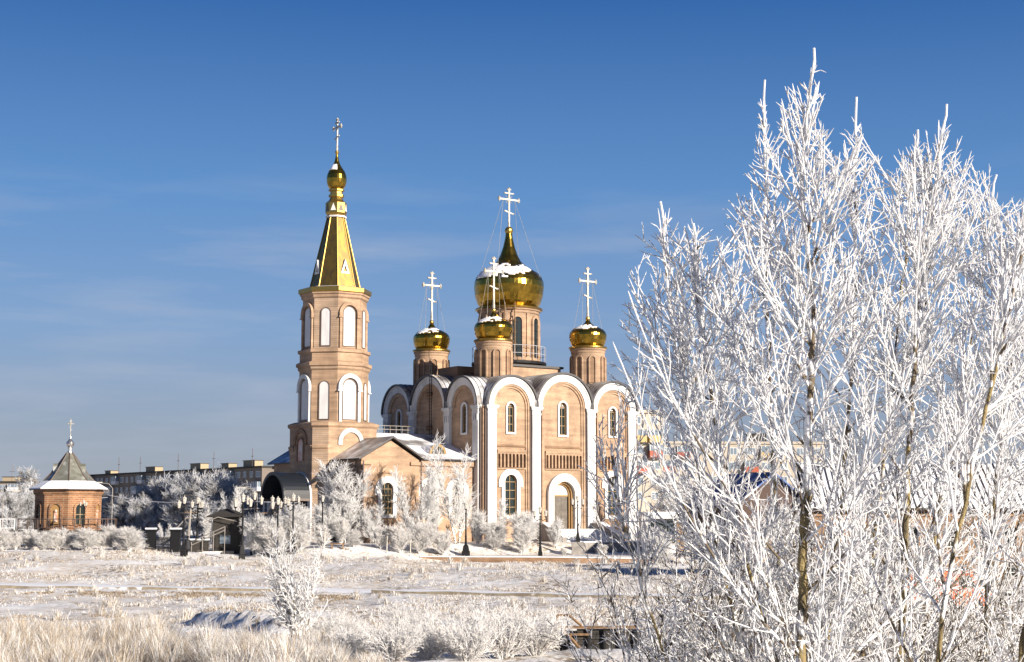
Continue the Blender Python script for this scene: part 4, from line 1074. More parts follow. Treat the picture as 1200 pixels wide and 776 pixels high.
# ---- dry frosted grass (stuff)
def grass(name, n, sampler, label, mats, seed):
    rng = random.Random(seed); B = []
    tries = 0
    while len(B) < n and tries < n * 12:
        tries += 1
        g = sampler(rng)
        if g: B.append(g)
    m = len(B); A = np.array(B)      # x, y, h, w, azimuth, bend
    z = np.array([ground(a[0], a[1]) - .03 for a in B])
    az = A[:, 4]; ca, sa = np.cos(az), np.sin(az); w = A[:, 3] / 2; h = A[:, 2]; bd = A[:, 5]
    f2 = rng.random
    px_, py_ = -sa, ca
    V = np.empty((m, 7, 3))
    for i, (t, ww) in enumerate(((0, 1), (.4, .85), (.75, .6), (1, 0))):
        cx = A[:, 0] + ca * bd * h * t * t; cy = A[:, 1] + sa * bd * h * t * t; cz = z + h * t * (1 - .25 * bd * bd * t)
        if i < 3:
            V[:, 2 * i] = np.stack([cx - px_ * w * ww, cy - py_ * w * ww, cz], 1); V[:, 2 * i + 1] = np.stack([cx + px_ * w * ww, cy + py_ * w * ww, cz], 1)
        else: V[:, 6] = np.stack([cx, cy, cz], 1)
    o = np.arange(m)[:, None] * 7
    F = np.concatenate([o + np.array([[0, 1, 3, 2]]), o + np.array([[2, 3, 5, 4]])])
    F3 = o + np.array([[4, 5, 6, 6]])
    me = bpy.data.meshes.new(name)
    Vf = V.reshape(-1, 3)
    loops = np.concatenate([F.ravel(), (o + np.array([[4, 5, 6]])).ravel()]).astype(np.int32)
    nq, ntri = len(F), m
    tot = np.concatenate([np.full(nq, 4), np.full(ntri, 3)]).astype(np.int32)
    st = np.concatenate([[0], np.cumsum(tot)[:-1]]).astype(np.int32)
    me.vertices.add(len(Vf)); me.vertices.foreach_set('co', Vf.astype(np.float32).ravel())
    me.loops.add(len(loops)); me.loops.foreach_set('vertex_index', loops)
    me.polygons.add(len(tot)); me.polygons.foreach_set('loop_start', st); me.polygons.foreach_set('loop_total', tot)
    for q in mats: me.materials.append(M[q])
    k = np.array([rng.randrange(len(mats)) for _ in range(m)], dtype=np.int32)
    me.polygons.foreach_set('material_index', np.concatenate([k, k, k]).astype(np.int32))
    me.update(calc_edges=True)
    ob = bpy.data.objects.new(name, me); COL.objects.link(ob)
    tag(ob, label, None, kind='stuff'); return ob
M['g1'] = glow_through(mat('frosted_straw', (.66, .56, .43), .85, base2=(.40, .30, .19), scale=3.0, lo=.46, hi=.62), .25)
M['g2'] = glow_through(mat('frosted_grass', (.86, .85, .83), .85, base2=(.62, .54, .44), scale=3.0, lo=.54, hi=.68), .3)
M['g3'] = glow_through(mat('dry_straw', (.40, .28, .145), .85, base2=(.66, .58, .47), scale=2.5, lo=.46, hi=.62), .25)
M['g4'] = mat('brown_weed', (.20, .14, .085), .85, base2=(.70, .66, .60), scale=4, lo=.50, hi=.60)
M['g5'] = mat('bare_brown_weed', (.20, .145, .095), .9, base2=(.34, .27, .20), scale=4)
CL = []
_r = random.Random(77)
while len(CL) < 780:
    Y = 20 + 24.5 * _r.random() ** .9; px = _r.uniform(-60, 470)
    if px > 455 - 70 * sst(28, 44, Y): continue
    x = gx(px, Y); n = noise.noise(Vector((x * .5, Y * .35, 2)))
    if n < -.22 + .2 * sst(300, 460, px): continue
    sz = (.66 if px < 340 else .52 if px < 400 else .32) * (1 + .7 * n) * _r.uniform(.55, 1.15)
    if Y < 26: sz *= .8
    if 205 < px < 345 and Y > 33: sz *= .30
    CL.append((x, Y, sz, px, _r.uniform(0, 6.28)))
def near_sampler(rng):
    x, Y, sz, px, a0 = rng.choice(CL)
    a = rng.uniform(0, 6.28); k = abs(rng.gauss(0, 1))
    return (x + .12 * k * math.cos(a), Y + .12 * k * math.sin(a), sz * rng.uniform(.35, 1.1), rng.uniform(.006, .013), (a if rng.random() < .7 else a0) + rng.gauss(0, .4), min(1.25, .15 + .35 * k + .2 * rng.random()))
def left_s(rng):
    g = near_sampler(rng)
    return g if 600 + FPX * g[0] / g[1] < 235 + rng.gauss(0, 55) - 2.2 * (g[1] - 26) else None
def right_s(rng):
    g = near_sampler(rng)
    return g if 600 + FPX * g[0] / g[1] > 215 + rng.gauss(0, 55) - 2.2 * (g[1] - 26) else None
grass('tall_grass', 48000, left_s, 'tall straw coloured dry grass tussocks at the lower left corner', ['g1', 'g2', 'g3', 'g2', 'g5', 'g1', 'g2'], 5)
grass('frosted_grass', 52000, right_s, 'tall white frosted grass tussocks right of the straw coloured ones', ['g2', 'g2', 'g1', 'g2', 'g4'], 15)
def ditch(x, Y):
    s_ = (x + 8.9) * .88 + (Y - 52.5) * .47
    return -1.5 < s_ < .15 and _r.random() < .9 and abs((x + 8.9) * .47 - (Y - 52.5) * .88) < 6
def mid_sampler(rng):
    Y = 40 + 109 * rng.random() ** 1.25
    x = rng.uniform(-.40, .40) * Y
    if abs(Y - lerp_tab(PATH, x) - 1.0) < 2.3: return None
    n = noise.noise(Vector((x * .20, Y * .13, 7))) + .6 * noise.noise(Vector((x * 1.1, Y * .7, 1)))
    if n < .02 + .25 * rng.random(): return None
    if Y > 149 or ditch(x, Y): return None
    f = .8 + .5 * sst(100, 130, Y)
    return (x, Y, rng.uniform(.04, .20) * f * (1 + n), rng.uniform(.010, .022) * (1 + Y / 120), rng.uniform(0, 6.28), rng.uniform(.3, 1.4))
grass('short_grass', 150000, mid_sampler, 'short frosted weeds on the snowy slopes below the church', ['g2', 'g2', 'g1', 'g4', 'g2', 'g4'], 6)
CL2 = []
_r = random.Random(78)
while len(CL2) < 260:
    Y = 46 + 100 * _r.random() ** 1.1; x = _r.uniform(-.36, .30) * Y
    if abs(Y - lerp_tab(PATH, x) - 1.0) < 3 or noise.noise(Vector((x * .15, Y * .12, 4))) < -.05 or ditch(x, Y): continue
    CL2.append((x, Y, _r.uniform(.25, .75) * (.7 + .5 * sst(100, 135, Y))))
def clump_sampler(rng):
    x, Y, sz = rng.choice(CL2); a = rng.uniform(0, 6.28); k = abs(rng.gauss(0, 1))
    return (x + .22 * k * math.cos(a), Y + .16 * k * math.sin(a), sz * rng.uniform(.3, 1.1), rng.uniform(.010, .022) * (1 + Y / 150), a + rng.gauss(0, .4), min(1.2, .1 + .4 * k))
grass('weed_clumps', 30000, clump_sampler, 'scattered frosted weed clumps on the slopes', ['g2', 'g1', 'g2', 'g4', 'g2'], 8)

def band_sampler(rng):
    k = rng.random()
    if k < .45:
        x = rng.uniform(gx(-30, 93), gx(430, 93)); Y = lerp_tab(PATH, x) - 3.5 - abs(rng.gauss(0, 3.2)); lim = .10
    elif k < .75:
        Y = rng.uniform(107, 141); x = rng.uniform(-.36, .13) * Y; lim = .24
    else:
        Y = rng.uniform(48, 66); x = rng.uniform(-.34, .02) * Y; lim = .22
    if ditch(x, Y) or noise.noise(Vector((x * .35, Y * .22, 31))) + .5 * noise.noise(Vector((x * 1.7, Y * 1.1, 3))) < lim: return None
    return (x, Y, rng.uniform(.05, .17), rng.uniform(.012, .022) * (1 + Y / 110), rng.uniform(0, 6.28), rng.uniform(.3, 1.3))
grass('brown_weed_band', 42000, band_sampler, 'bare brown weeds showing through the snow below the path and on the bank', ['g5', 'g4', 'g1', 'g5'], 9)
# ------------------------------------------------------------------ pavilion on its deck
PX, PYY = at(79.5, 606, 150).x, 150.0
pz = 2.5
pav = thing('pavilion', (PX, PYY, pz), 'small octagonal brick pavilion with grey tent roof and snowy brim', 'pavilion', math.atan2(PX, PYY) * -1)
def oct2(r, z, ph=-90): return [(r * math.cos(R(ph + 45 * i)), r * math.sin(R(ph + 45 * i)), z) for i in range(8)]
Rr = 3.02; apo = Rr * math.cos(R(22.5))
mb = MB(); mb.rings([oct2(Rr, 0), oct2(Rr, 3.75)]); mb.build('wall', 'brick_pav', pav)
mb = MB(); mb.rings([oct2(3.08, 3.25), oct2(3.2, 3.45), oct2(3.2, 3.7)]); mb.build('cornice', 'brick_pav', pav)
for i in range(8):
    deg = -90 + 22.5 + 45 * i
    T = face(0, 0, deg, apo)
    win = i % 2 == 0
    mb = MB(); plate(mb, arched(0, .55, 1.95, .66), [arched(0, .551, 1.95, .45)], .003, .14, T); n_ = mb.build('niche', 'brick_pav', pav)
    mb = MB(); plate(mb, arched(0, .56, 1.95, .46), [], .002, .02, T); mb.build('pane' if win else 'icon', 'glass' if win else 'frame_gold', n_)
    if win:
        mb = MB(); mb.box((-.03, .021, .56), (.03, .05, 2.35), 0, T); mb.box((-.44, .0215, 1.4), (.44, .05, 1.46), 0, T); mb.build('bars', 'frame', n_)
    else:
        mb = MB(); mb.box((-.15, .021, .75), (.15, .1, 1.6), 0, T); mb.ball(T(0, .06, 1.75), .14); mb.build('icon_figure', 'icon_red', n_)
mb = MB()
lv = [(3.62, 3.72), (3.62, 3.8)]
mb.rings([oct2(r, z) for r, z in lv]); mb.build('eave', 'pipe', pav)
mb = MB(); mb.rings([oct2(r, z) for r, z in ((3.58, 3.802), (3.52, 3.90), (2.45, 4.52), (2.2, 4.6))]); mb.build('snow_brim', 'snow', pav)
mb = MB(); mb.rings([oct2(r, z) for r, z in ((2.45, 4.40), (1.72, 5.2), (.98, 6.2), (.27, 7.22))]); rf = mb.build('roof', 'pav_roof', pav)
mb = MB()
for i in range(8):
    mb.tube([Vector(oct2(r, z)[i]) for r, z in ((2.47, 4.42), (1.74, 5.22), (1.0, 6.22), (.29, 7.23))], .045, 5)
mb.build('ridge', 'pipe', rf)
for d in (0, 180):
    T = face(0, 0, d, 1.25); mb = MB(); plate(mb, [(-.26, 5.3), (.26, 5.3), (.26, 5.95), (0, 6.2), (-.26, 5.95)], [], -.9, .22, T); mb.build('dormer', 'pav_roof', rf)
mb = MB(); mb.lathe([(.27, 7.2), (.24, 7.32), (.2, 7.36), (.2, 7.7), (.24, 7.76)], 12)
mb.lathe([(.2, 7.75), (.32, 7.88), (.385, 8.06), (.32, 8.25), (.18, 8.4), (.09, 8.58), (.05, 8.8)], 18); mb.build('finial', 'silver', pav)
cm = cross_mesh(1.6, .5, .055); cm.v = [(x, y, z + 8.78) for x, y, z in cm.v]; cm.build('cross', 'frosted_metal', pav)
# deck with railing
dk = thing('deck', (PX, PYY, pz), 'dark timber deck with low railing round the brick pavilion', 'deck', math.atan2(PX, PYY) * -1)
mb = MB(); mb.rings([oct2(4.9, -.35, -112.5), oct2(4.9, -.02, -112.5)]); mb.box((-16, -2.6, -.35), (-4.6, 1.5, -.021)); mb.build('platform', 'plank_dark', dk)
mb = MB()
for i in range(8):
    a = Vector(oct2(4.6, 0, -112.5)[i]); mb.box((a.x - .12, a.y - .12, -2.6), (a.x + .12, a.y + .12, -.36))
for x in (-15, -12, -9, -6):
    for y in (-2.3, 1.2): mb.box((x - .12, y - .12, -2.6), (x + .12, y + .12, -.36))
mb.build('support_post', 'plank_dark', dk)
mb = MB(); pts = [Vector(p) for p in oct2(4.75, 0, -112.5)]
run = [pts[0], pts[1], pts[2], pts[3], pts[4], pts[5], pts[6], pts[7]]
def rail(a, b, n):
    for i in range(n + 1):
        p = a.lerp(b, i / n); mb.tube([p, p + Vector((0, 0, 1.05))], .05, 4)
    for z in (.2, 1.02): mb.tube([a + Vector((0, 0, z)), b + Vector((0, 0, z))], .045, 4)
    for i in range(n * 3):
        p = a.lerp(b, (i + .5) / (n * 3)); mb.tube([p + Vector((0, 0, .2)), p + Vector((0, 0, 1.0))], .018, 3)
for a, b in ((run[0], run[1]), (run[1], run[2]), (run[2], run[3]), (run[7], run[0])): rail(a, b, 3)
mb.build('railing', 'pipe', dk)
mb = MB(); rail(Vector((-16, -2.5, 0)), Vector((-4.7, -2.5, 0)), 9); mb.build('side_railing', 'tree_frost', dk)

# ------------------------------------------------------------------ lamps
def lamp_proto(heads, loc, label, group, hh=4.55, fat=1.0):
    t = thing('street_lamp', loc, label, 'street lamp', group=group)
    mb = MB(); mb.rings([[(x * s, y * s, z) for x, y in ((-1, -1), (1, -1), (1, 1), (-1, 1))] for s, z in ((.20 * fat, -.3), (.20 * fat, .36), (.16 * fat, .42), (.13 * fat, .8), (.09, 1.0))]); mb.build('base', 'dark', t)
    mb = MB(); mb.lathe([(.10, 1.0), (.085, 1.6), (.11, 1.65), (.07, 1.75), (.06, hh - 1.0), (.10, hh - .95), (.05, hh - .85)], 10); mb.build('pole', 'dark', t)
    pos = {1: [(0, 0)], 2: [(-.40, 0), (.0, 0)], 3: [(-.52, 0), (0, 0), (.52, 0)], 4: [(-.42, -.3), (.42, -.3), (0, 0), (.1, .5)]}[heads]
    mb = MB()
    for x, y in pos:
        if (x, y) != (0, 0):
            mb.tube([(0, 0, hh - 1.1), (x * .5, y * .5, hh - 1.28), (x, y, hh - 1.15), (x, y, hh - .86)], .035, 5)
    mb.tube([(0, 0, hh - .95), (0, 0, hh - .55)], .04, 5); mb.build('arm', 'dark', t)
    for x, y in pos:
        z = hh - .88 + (.33 if (x, y) == (0, 0) else 0)
        mb = MB(); mb.lathe([(.09, z), (.165, z + .40)], 6, (x, y)); h = mb.build('lantern', 'lantern', t)
        mb = MB(); mb.lathe([(.20, z + .401), (.12, z + .50), (.04, z + .54), (.025, z + .64)], 6, (x, y), 0); mb.build('lantern_cap', 'lantern', h)
        mb = MB(); mb.lathe([(.05, z - .12), (.13, z - .02), (.12, z - .001)], 6, (x, y)); mb.build('lantern_cup', 'dark', h)
    return t
LG_ = 'black lamp posts with white lanterns'
lamps = [(633, 154.0, 3, 'black three lantern lamp post standing before the cathedral steps by the brick wall'),
         (677, 159.0, 3, 'black lamp post on a stone pedestal in front of the portal door'),
         (546, 153.5, 1, 'black lamp post with the fat dark base in front of the tallest frosted tree'),
         (512.5, 158.0, 1, 'thin black lamp post between two airy frosted trees'),
         (215.7, 143.0, 2, 'leftmost lamp post in the square, beside the person in dark clothes'),
         (231.5, 152.0, 4, 'lamp post with clustered lanterns just right of the wooden utility pole'),
         (284.5, 144.5, 3, 'lamp post with three lanterns right of the dark booth'),
         (298, 150.0, 3, 'lamp post behind the cobra head street light, overlapping the three lantern one'),
         (319, 150.0, 1, 'lamp post left of the porch arch'),
         (325.5, 147.0, 2, 'lamp post in front of the left edge of the porch arch'),
         (334, 152.0, 2, 'lamp post in front of the porch columns'),
         (343.5, 148.0, 2, 'lamp post in front of the dark porch doorway'),
         (349.5, 155.0, 1, 'rightmost lamp post in front of the porch'),
         (378, 152.5, 1, 'lamp post whose single lantern shows beside the pointed frosted tree'),
         (97.5, 143.5, 4, 'lamp post with clustered lanterns in front of the pavilion window')]
LZ = {677: (636, None), 97.5: (621, 586), 215.7: (648, 582), 231.5: (636, 583), 284.5: (649, 579), 298: (646, 577), 319: (645, 582), 325.5: (645, 583), 334: (640, 583), 343.5: (645, 579), 349.5: (640, 582), 378: (640, 581)}
lp = {}
for px, Y, hd, lab in lamps:
    x = gx(px, Y); g = ground(x, Y); sc = 1.0
    yt = {633: 594, 677: 581, 546: 589, 512.5: 588}.get(px) or LZ[px][1]
    sc = max(.7, (at(px, yt, Y).z - g) / 4.55)
    if px == 97.5: g = max(g, at(px, 622, Y).z); sc = (at(px, yt, Y).z - g) / 4.55
    if px == 677: sc = (at(px, 581, Y).z - max(g, 1.24)) / 4.55; g = max(g, 1.24)
    if px == 546:
        o = lamp_proto(1, (x, Y, g), lab, LG_, fat=1.75); o.scale = (sc,) * 3; continue
    if hd not in lp:
        o = lamp_proto(hd, (x, Y, g), lab, LG_); lp[hd] = o; o.scale = (sc,) * 3
    else: copy_tree(lp[hd], (x, Y, g), random.uniform(-.5, .5), sc, lab, LG_)
x = gx(677, 159); mb = MB(); g = ground(x, 159); mb.box((x - .6, 158.4, g - .8), (x + .6, 159.6, 1.24)); mb.box((x - .66, 158.34, 1.05), (x + .66, 159.66, 1.2)) if False else None
tag(mb.build('pedestal', 'stone'), 'square stone pedestal carrying the lamp before the portal', 'pedestal')

# cobra head street lights, utility poles and wires
def street_light(px, Y, ytop, d, label):
    x = gx(px, Y); g = ground(x, Y); zt = at(px, ytop, Y).z
    t = thing('street_light', (x, Y, g), label, 'street light', group='thin cobra head street lights')
    h = zt - g
    mb = MB(); mb.tube([(0, 0, -.3), (0, 0, h - .6), (d * .35, 0, h - .1), (d * 1.0, 0, h)], [.06, .05, .045, .04], 6); mb.build('pole', 'stone', t)
    mb = MB(); mb.rings([[(d * a, s * .16, h + z) for s, z in ((-1, -.03), (1, -.03), (.6, .1), (-.6, .1))] for a in (.95, 1.75)]); mb.build('lamp_head', 'lantern', t)
    return t
street_light(301, 165, 572, -1.2, 'thin street light whose curved head bends left above the lanterns')
street_light(131, 172, 566, -1.2, 'thin street light rising behind the right end of the pavilion hedge')
street_light(2.5, 150, 576, .9, 'thin street light at the left edge of the photo')
def utility_pole(px, Y, ytop, bx, label):
    x = gx(px, Y); g = ground(x, Y); h = at(px, ytop, Y).z - g
    t = thing('utility_pole', (x, Y, g), label, 'utility pole', group='pale utility poles with a brace')
    mb = MB(); mb.tube([(-.15, 0, -.4), (.12, 0, h)], [.17, .12], 7); mb.build('post', 'stone', t)
    mb = MB(); mb.tube([(bx, .1, -.4), (0, .05, h * .86)], .07, 5); mb.build('brace', 'stone', t)
    mb = MB(); mb.box((-.7, -.06, h - .35), (.8, .06, h - .25)); mb.build('crossarm', 'wood', t)
    return Vector((x, Y, g + h))
pa = utility_pole(222, 168, 597, -3.2, 'pale leaning utility pole with a diagonal brace behind the person')
pb = utility_pole(314, 166, 598, -2.0, 'pale utility pole with a brace left of the porch')
def wire(a, b, sag, name_label, r=.03):
    pts = []
    for i in range(25):
        t = i / 24; p = a.lerp(b, t); p.z -= sag * 4 * t * (1 - t); pts.append(p)
    mb = MB(); mb.tube(pts, r, 4); tag(mb.build('wire', 'sky_wire'), name_label, 'wire')
wire(at(126, 580, 172), at(222, 588.5, 168), .3, 'upper wire running from the pavilion street light to the utility pole')
wire(at(222, 593, 168), at(330, 593, 166), .35, 'wire between the two utility poles')
wire(at(278, 586, 165), at(352, 589, 163), .1, 'thick wire behind the lanterns left of the porch', .05)
wire(at(-20, 577, 170), at(126, 583, 172), .4, 'wire passing behind the pavilion roof')

# fence with dark pillars, booth, bench, person
def fence():
    t = thing('picket_fence', (gx(176, 148), 148, ground(gx(176, 148), 148)), 'dark picket fence between two dark pillars right of the hedge', 'fence')
    for px in (177.5, 206.5):
        x = gx(px, 148) - t.location.x
        mb = MB(); mb.box((x - .42, -.4, -.5), (x + .42, .4, 1.75)); mb.box((x - .5, -.48, 1.75), (x + .5, .48, 1.92)); mb.box((x - .45, -.43, 1.92), (x + .45, .43, 2.05), 1); mb.build('pillar', ['dark', 'snow'], t)
    x0 = gx(177.5, 148) + .45 - t.location.x; x1 = gx(206.5, 148) - .45 - t.location.x
    mb = MB()
    for i in range(12):
        x = x0 + (x1 - x0) * (i + .5) / 12; mb.box((x - .035, -.03, -.2), (x + .035, .03, 1.2))
    for z in (.15, 1.0): mb.box((x0, -.05, z), (x1, .031, z + .07))
    mb.build('pickets', 'dark', t)
    f2 = thing('rail_fence', (gx(240, 150), 150, ground(gx(240, 150), 150)), 'pale sloping handrail beside snowy steps between the person and the booth', 'handrail')
    mb = MB()
    a, b = Vector((-1.2, 0, .7)), Vector((1.9, 0, 2.1))
    for z in (0, .32): mb.tube([a + Vector((0, 0, z)), b + Vector((0, 0, z))], .045, 4)
    for i in range(4): p = a.lerp(b, i / 3); mb.tube([Vector((p.x, 0, -.2)), p + Vector((0, 0, .32))], .04, 4)
    mb.build('rail', 'stone', f2)
    mb = MB()
    for i in range(4): mb.box((-1.2 + i * .4, -.6 + i * .05, -1.5), (1.6, 1.2, -.10 + i * .07))
    mb.build('snowy_stair', 'steps', f2)
    # dark base blocks of the lamp beside
    mb = MB(); x = gx(233.5, 150.5); g = ground(x, 150.5); mb.box((x - .8, 150.2, g - .4), (x + .8, 151.2, g + 1.1)); mb.box((x - .9, 150.1, g + 1.1), (x + .9, 151.3, g + 1.22), 1)
    tag(mb.build('planter', ['plank_dark', 'snow']), 'dark square planter at the foot of the clustered lantern lamp', 'planter')
fence()
bx, by = gx(264.5, 151), 151.0; bg = ground(bx, by)
bo = thing('booth', (bx, by, bg), 'dark small booth with a low roof between the lamps', 'booth')
mb = MB(); mb.box((-1.2, 0, -.4), (1.2, 2.4, 3.5)); mb.build('wall', 'plank_dark', bo)
mb = MB(); mb.slab([(-1.75, -.5, 3.5), (1.6, -.5, 3.55), (0, 1.2, 4.3)], .12); mb.slab([(-1.75, 2.9, 3.5), (1.6, 2.9, 3.55), (0, 1.2, 4.3)], .12); mb.slab([(-1.75, -.5, 3.5), (0, 1.2, 4.3), (-1.75, 2.9, 3.5)], .12); mb.slab([(1.6, -.5, 3.55), (0, 1.2, 4.3), (1.6, 2.9, 3.55)], .12)
mb.build('roof', 'plank_dark', bo)
mb = MB(); mb.tube([(-1.9, -.7, 2.95), (-.6, -.7, 3.4), (1.2, -.7, 3.0)], .045, 5); mb.build('snowy_edge', 'stone', bo)
mb = MB(); mb.box((-.5, -.05, .9), (.5, 0, 1.7)); mb.build('window', 'block_glass', bo)
mb = MB(); mb.box((-.9, -.5, -.3), (.9, -.02, .25)); mb.build('doorstep', 'stone', bo)
x, y = gx(396, 150.2), 150.2; g = ground(x, y)
be = thing('bench', (x, y, g), 'small brown plank bench below the pointed frosted tree', 'bench')
mb = MB(); mb.box((-.7, -.2, .42), (.7, .2, .5)); mb.build('seat', 'rust', be)
for s in (-.5, .5): mb = MB(); mb.box((s - .05, -.18, -.2), (s + .05, .18, .42)); mb.build('leg', 'wood', be)
for i, px in enumerate((380.5, 453.5, 481)):
    x, y = gx(px, 150.5), 150.5; mb = MB(); mb.tube([(x, y, ground(x, y) - .2), (x + .03, y, ground(x, y) + 1.5)], .06, 6)
    mb.ball((x + .03, y, ground(x, y) + 1.52), .07)
    tag(mb.build('garden_post', 'frosted_metal'), ['thin white garden post left of the plank bench', 'thin white garden post below the gable window', 'thin white garden post left of the single lantern lamp'][i], 'post', 'thin white garden posts')

def person(px, Y):
    x = gx(px, Y); g = ground(x, Y)
    t = thing('person', (x, Y, g), 'person in dark winter coat walking beside the leftmost lamp', 'person', R(70))
    J = {'pel': (0, 0, .92), 'chest': (0, 0, 1.28), 'neck': (.02, 0, 1.48), 'head': (.04, 0, 1.58), 'top': (.04, 0, 1.74),
         'lk': (.10, .10, .50), 'la': (-.02, .10, .09), 'lt': (.14, .11, .04), 'rk': (.0, -.10, .50), 'ra': (-.22, -.10, .12), 'rt': (-.06, -.11, .05),
         'ls': (0, .19, 1.40), 'le': (-.10, .25, 1.13), 'lw': (.04, .24, .90), 'lh': (.08, .23, .82), 'rs': (0, -.19, 1.40), 're': (.05, -.25, 1.12), 'rw': (.22, -.23, .93), 'rh': (.27, -.22, .86),
         'lhip': (0, .10, .88), 'rhip': (0, -.10, .88)}
    E = [('pel', 'chest'), ('chest', 'neck'), ('neck', 'head'), ('head', 'top'), ('pel', 'lhip'), ('lhip', 'lk'), ('lk', 'la'), ('la', 'lt'), ('pel', 'rhip'), ('rhip', 'rk'), ('rk', 'ra'), ('ra', 'rt'),
         ('chest', 'ls'), ('ls', 'le'), ('le', 'lw'), ('lw', 'lh'), ('chest', 'rs'), ('rs', 're'), ('re', 'rw'), ('rw', 'rh')]
    rad = {'pel': .17, 'chest': .18, 'neck': .065, 'head': .10, 'top': .085, 'lk': .075, 'rk': .075, 'la': .055, 'ra': .055, 'lt': .045, 'rt': .045, 'ls': .09, 'rs': .09, 'le': .06, 're': .06, 'lw': .045, 'rw': .045, 'lh': .04, 'rh': .04, 'lhip': .13, 'rhip': .13}
    ks = list(J); me = bpy.data.meshes.new('body'); me.from_pydata([J[k] for k in ks], [(ks.index(a), ks.index(b)) for a, b in E], [])
    o = bpy.data.objects.new('body', me); COL.objects.link(o); o.parent = t
    sk = o.modifiers.new('skin', 'SKIN'); sk.use_smooth_shade = True
    for i, k in enumerate(ks):
        d = me.skin_vertices[0].data[i]; d.radius = (rad[k], rad[k]); d.use_root = (k == 'pel')
    su = o.modifiers.new('sub', 'SUBSURF'); su.levels = su.render_levels = 2
    me.materials.append(M['coat'])
    mb = MB(); mb.lathe([(.30, .55), (.27, .75), (.235, .95), (.24, 1.2), (.22, 1.38), (.12, 1.48)], 16); c = mb.build('coat', 'coat', t, smooth=True)
    mb = MB(); mb.lathe([(.118, 1.63), (.122, 1.68), (.10, 1.76), (.02, 1.80)], 14, (.035, 0)); mb.build('knit_hat', 'dark', t, smooth=True)
    mb = MB(); mb.ball((.095, 0, 1.60), .055); mb.ball((.15, 0, 1.595), .016); mb.build('face', 'skin', t, smooth=True)
person(220.5, 144.6)

# ------------------------------------------------------------------ old plank sluice in the hollow
sx, sy = gx(652, 42.3), 42.3
sl = thing('plank_sluice', (sx, sy, ground(sx, sy)), 'old dark plank sluice with a rusty frame in a snowy hollow', 'sluice', R(3))
z0 = at(652, 766, sy).z - sl.location.z; z1 = at(652, 737, sy).z - sl.location.z; zt = at(652, 721, sy).z - sl.location.z
Wd = gx(745, sy) - sx
for i in range(6):
    a = z0 - .2 + (z1 - z0 + .2) * i / 6
    mb = MB(); mb.box((.55 if i > 2 else .3, .10 + .008 * (i % 2), a), (Wd, .16, a + (z1 - z0 + .2) / 6 - .015)); mb.build('plank', 'plank_dark', sl)
mb = MB()
for f in (.40, .60, .80, .99): mb.box((Wd * f - .03, .0, z0 - .2), (Wd * f + .03, .095, z1 + .0))
mb.build('upright', 'dark', sl)
mb = MB(); mb.box((0, -.02, z1 + .003), (Wd, .2, z1 + .06)); mb.tube([(.15, -.03, z1 - .02), (.75, -.06, z0)], .045, 5); mb.tube([(.02, .05, zt), (.32, .05, zt), (.66, .05, z1 + .07)], .035, 5); mb.tube([(.02, .05, zt), (.02, .05, z1)], .035, 5)
mb.box((.36, -.01, z1 - .18), (.92, .08, z1 - .12)); mb.build('rusty_frame', 'rust', sl)
mb = MB(); mb.box((-.3, .55, z0 - .4), (Wd + .2, .75, z1 - .1)); mb.build('back_wall', 'plank_dark', sl)

# ------------------------------------------------------------------ apartment blocks
def block(px_near, Yn, zroof, ang, length, depth, storeys, bay, wall, label, sun_end='roof_box', balc=(), zb=-1.0, boxes=(), every=1, win_m='block_glass', first=0):
    """long panel block; its long facade starts at the near corner and runs at ang (degrees)"""
    o = Vector((gx(px_near, Yn), Yn, 0))
    t = thing('apartment_block', o, label, 'apartment block', R(ang), 'apartment blocks beyond the church')
    mb = MB(); mb.box((0, 0, zb), (length, depth, zroof)); mb.build('wall', wall, t)
    mb = MB(); mb.box((-.3, -.3, zroof), (length + .3, depth + .3, zroof + .45)); mb.build('parapet', 'plank_dark' if wall == 'panel_wall' else wall, t)
    hs = (zroof - 1.2) / storeys; nb = int(length / bay); n = 0
    for f in range(first, storeys):
        for i in range(nb):
            if n >= 95: break
            x = (i + .5) * bay; z = 1.2 + f * hs + .6; n += 1
            kind = (i * 7 + f * 3) % 5
            w = bay * (.22 if kind in (1, 3) else .34)
            if (kind == 2 if balc == 'some' else (i, f) in balc):
                mb = MB(); mb.box((x - bay * .42, -1.1, z - .5), (x + bay * .42, -.003, z + .5), random.choice((1, 1, 2)) if wall == 'panel_pale' else 0)
                mb.box((x - bay * .40, -1.05, z + .501), (x + bay * .40, -.003, z + hs * .62), 3)
                for q in (-.42, -.15, .15, .40): mb.box((x + bay * q, -1.08, z + .502), (x + bay * q + .1, -1.0, z + hs * .62), 0)
                mb.build('balcony', ['block_frame', 'red', 'yellow', 'block_glass'], t)
            else:
                mb = MB(); mb.box((x - w, -.06, z), (x + w, -.003, z + hs * .52), 1); mb.box((x - w + .1, -.075, z + .1), (x - .05, -.061, z + hs * .52 - .1), 0); mb.box((x + .05, -.075, z + .1), (x + w - .1, -.061, z + hs * .52 - .1), 0)
                mb.build('window', [win_m, 'block_frame'], t)
    for x, y, w, h in boxes:
        mb = MB(); mb.box((x, y, zroof + .451), (x + w, y + 2.4, zroof + .45 + h)); mb.box((x - .2, y - .2, zroof + .452 + h), (x + w + .2, y + 2.6, zroof + .6 + h), 1); mb.build('roof_box', [sun_end, 'fascia'], t)
    if length < 10: return t
    mb = MB()
    for x in (length * .13, length * .27, length * .5, length * .7, length * .9): mb.tube([(x, 3, zroof + .4), (x, 3, zroof + 3.6 + (x % 3))], .07, 4); mb.tube([(x - .8, 3, zroof + 3.2), (x + .8, 3, zroof + 3.2)], .05, 4)
    mb.build('antenna', 'pipe', t)
    return t
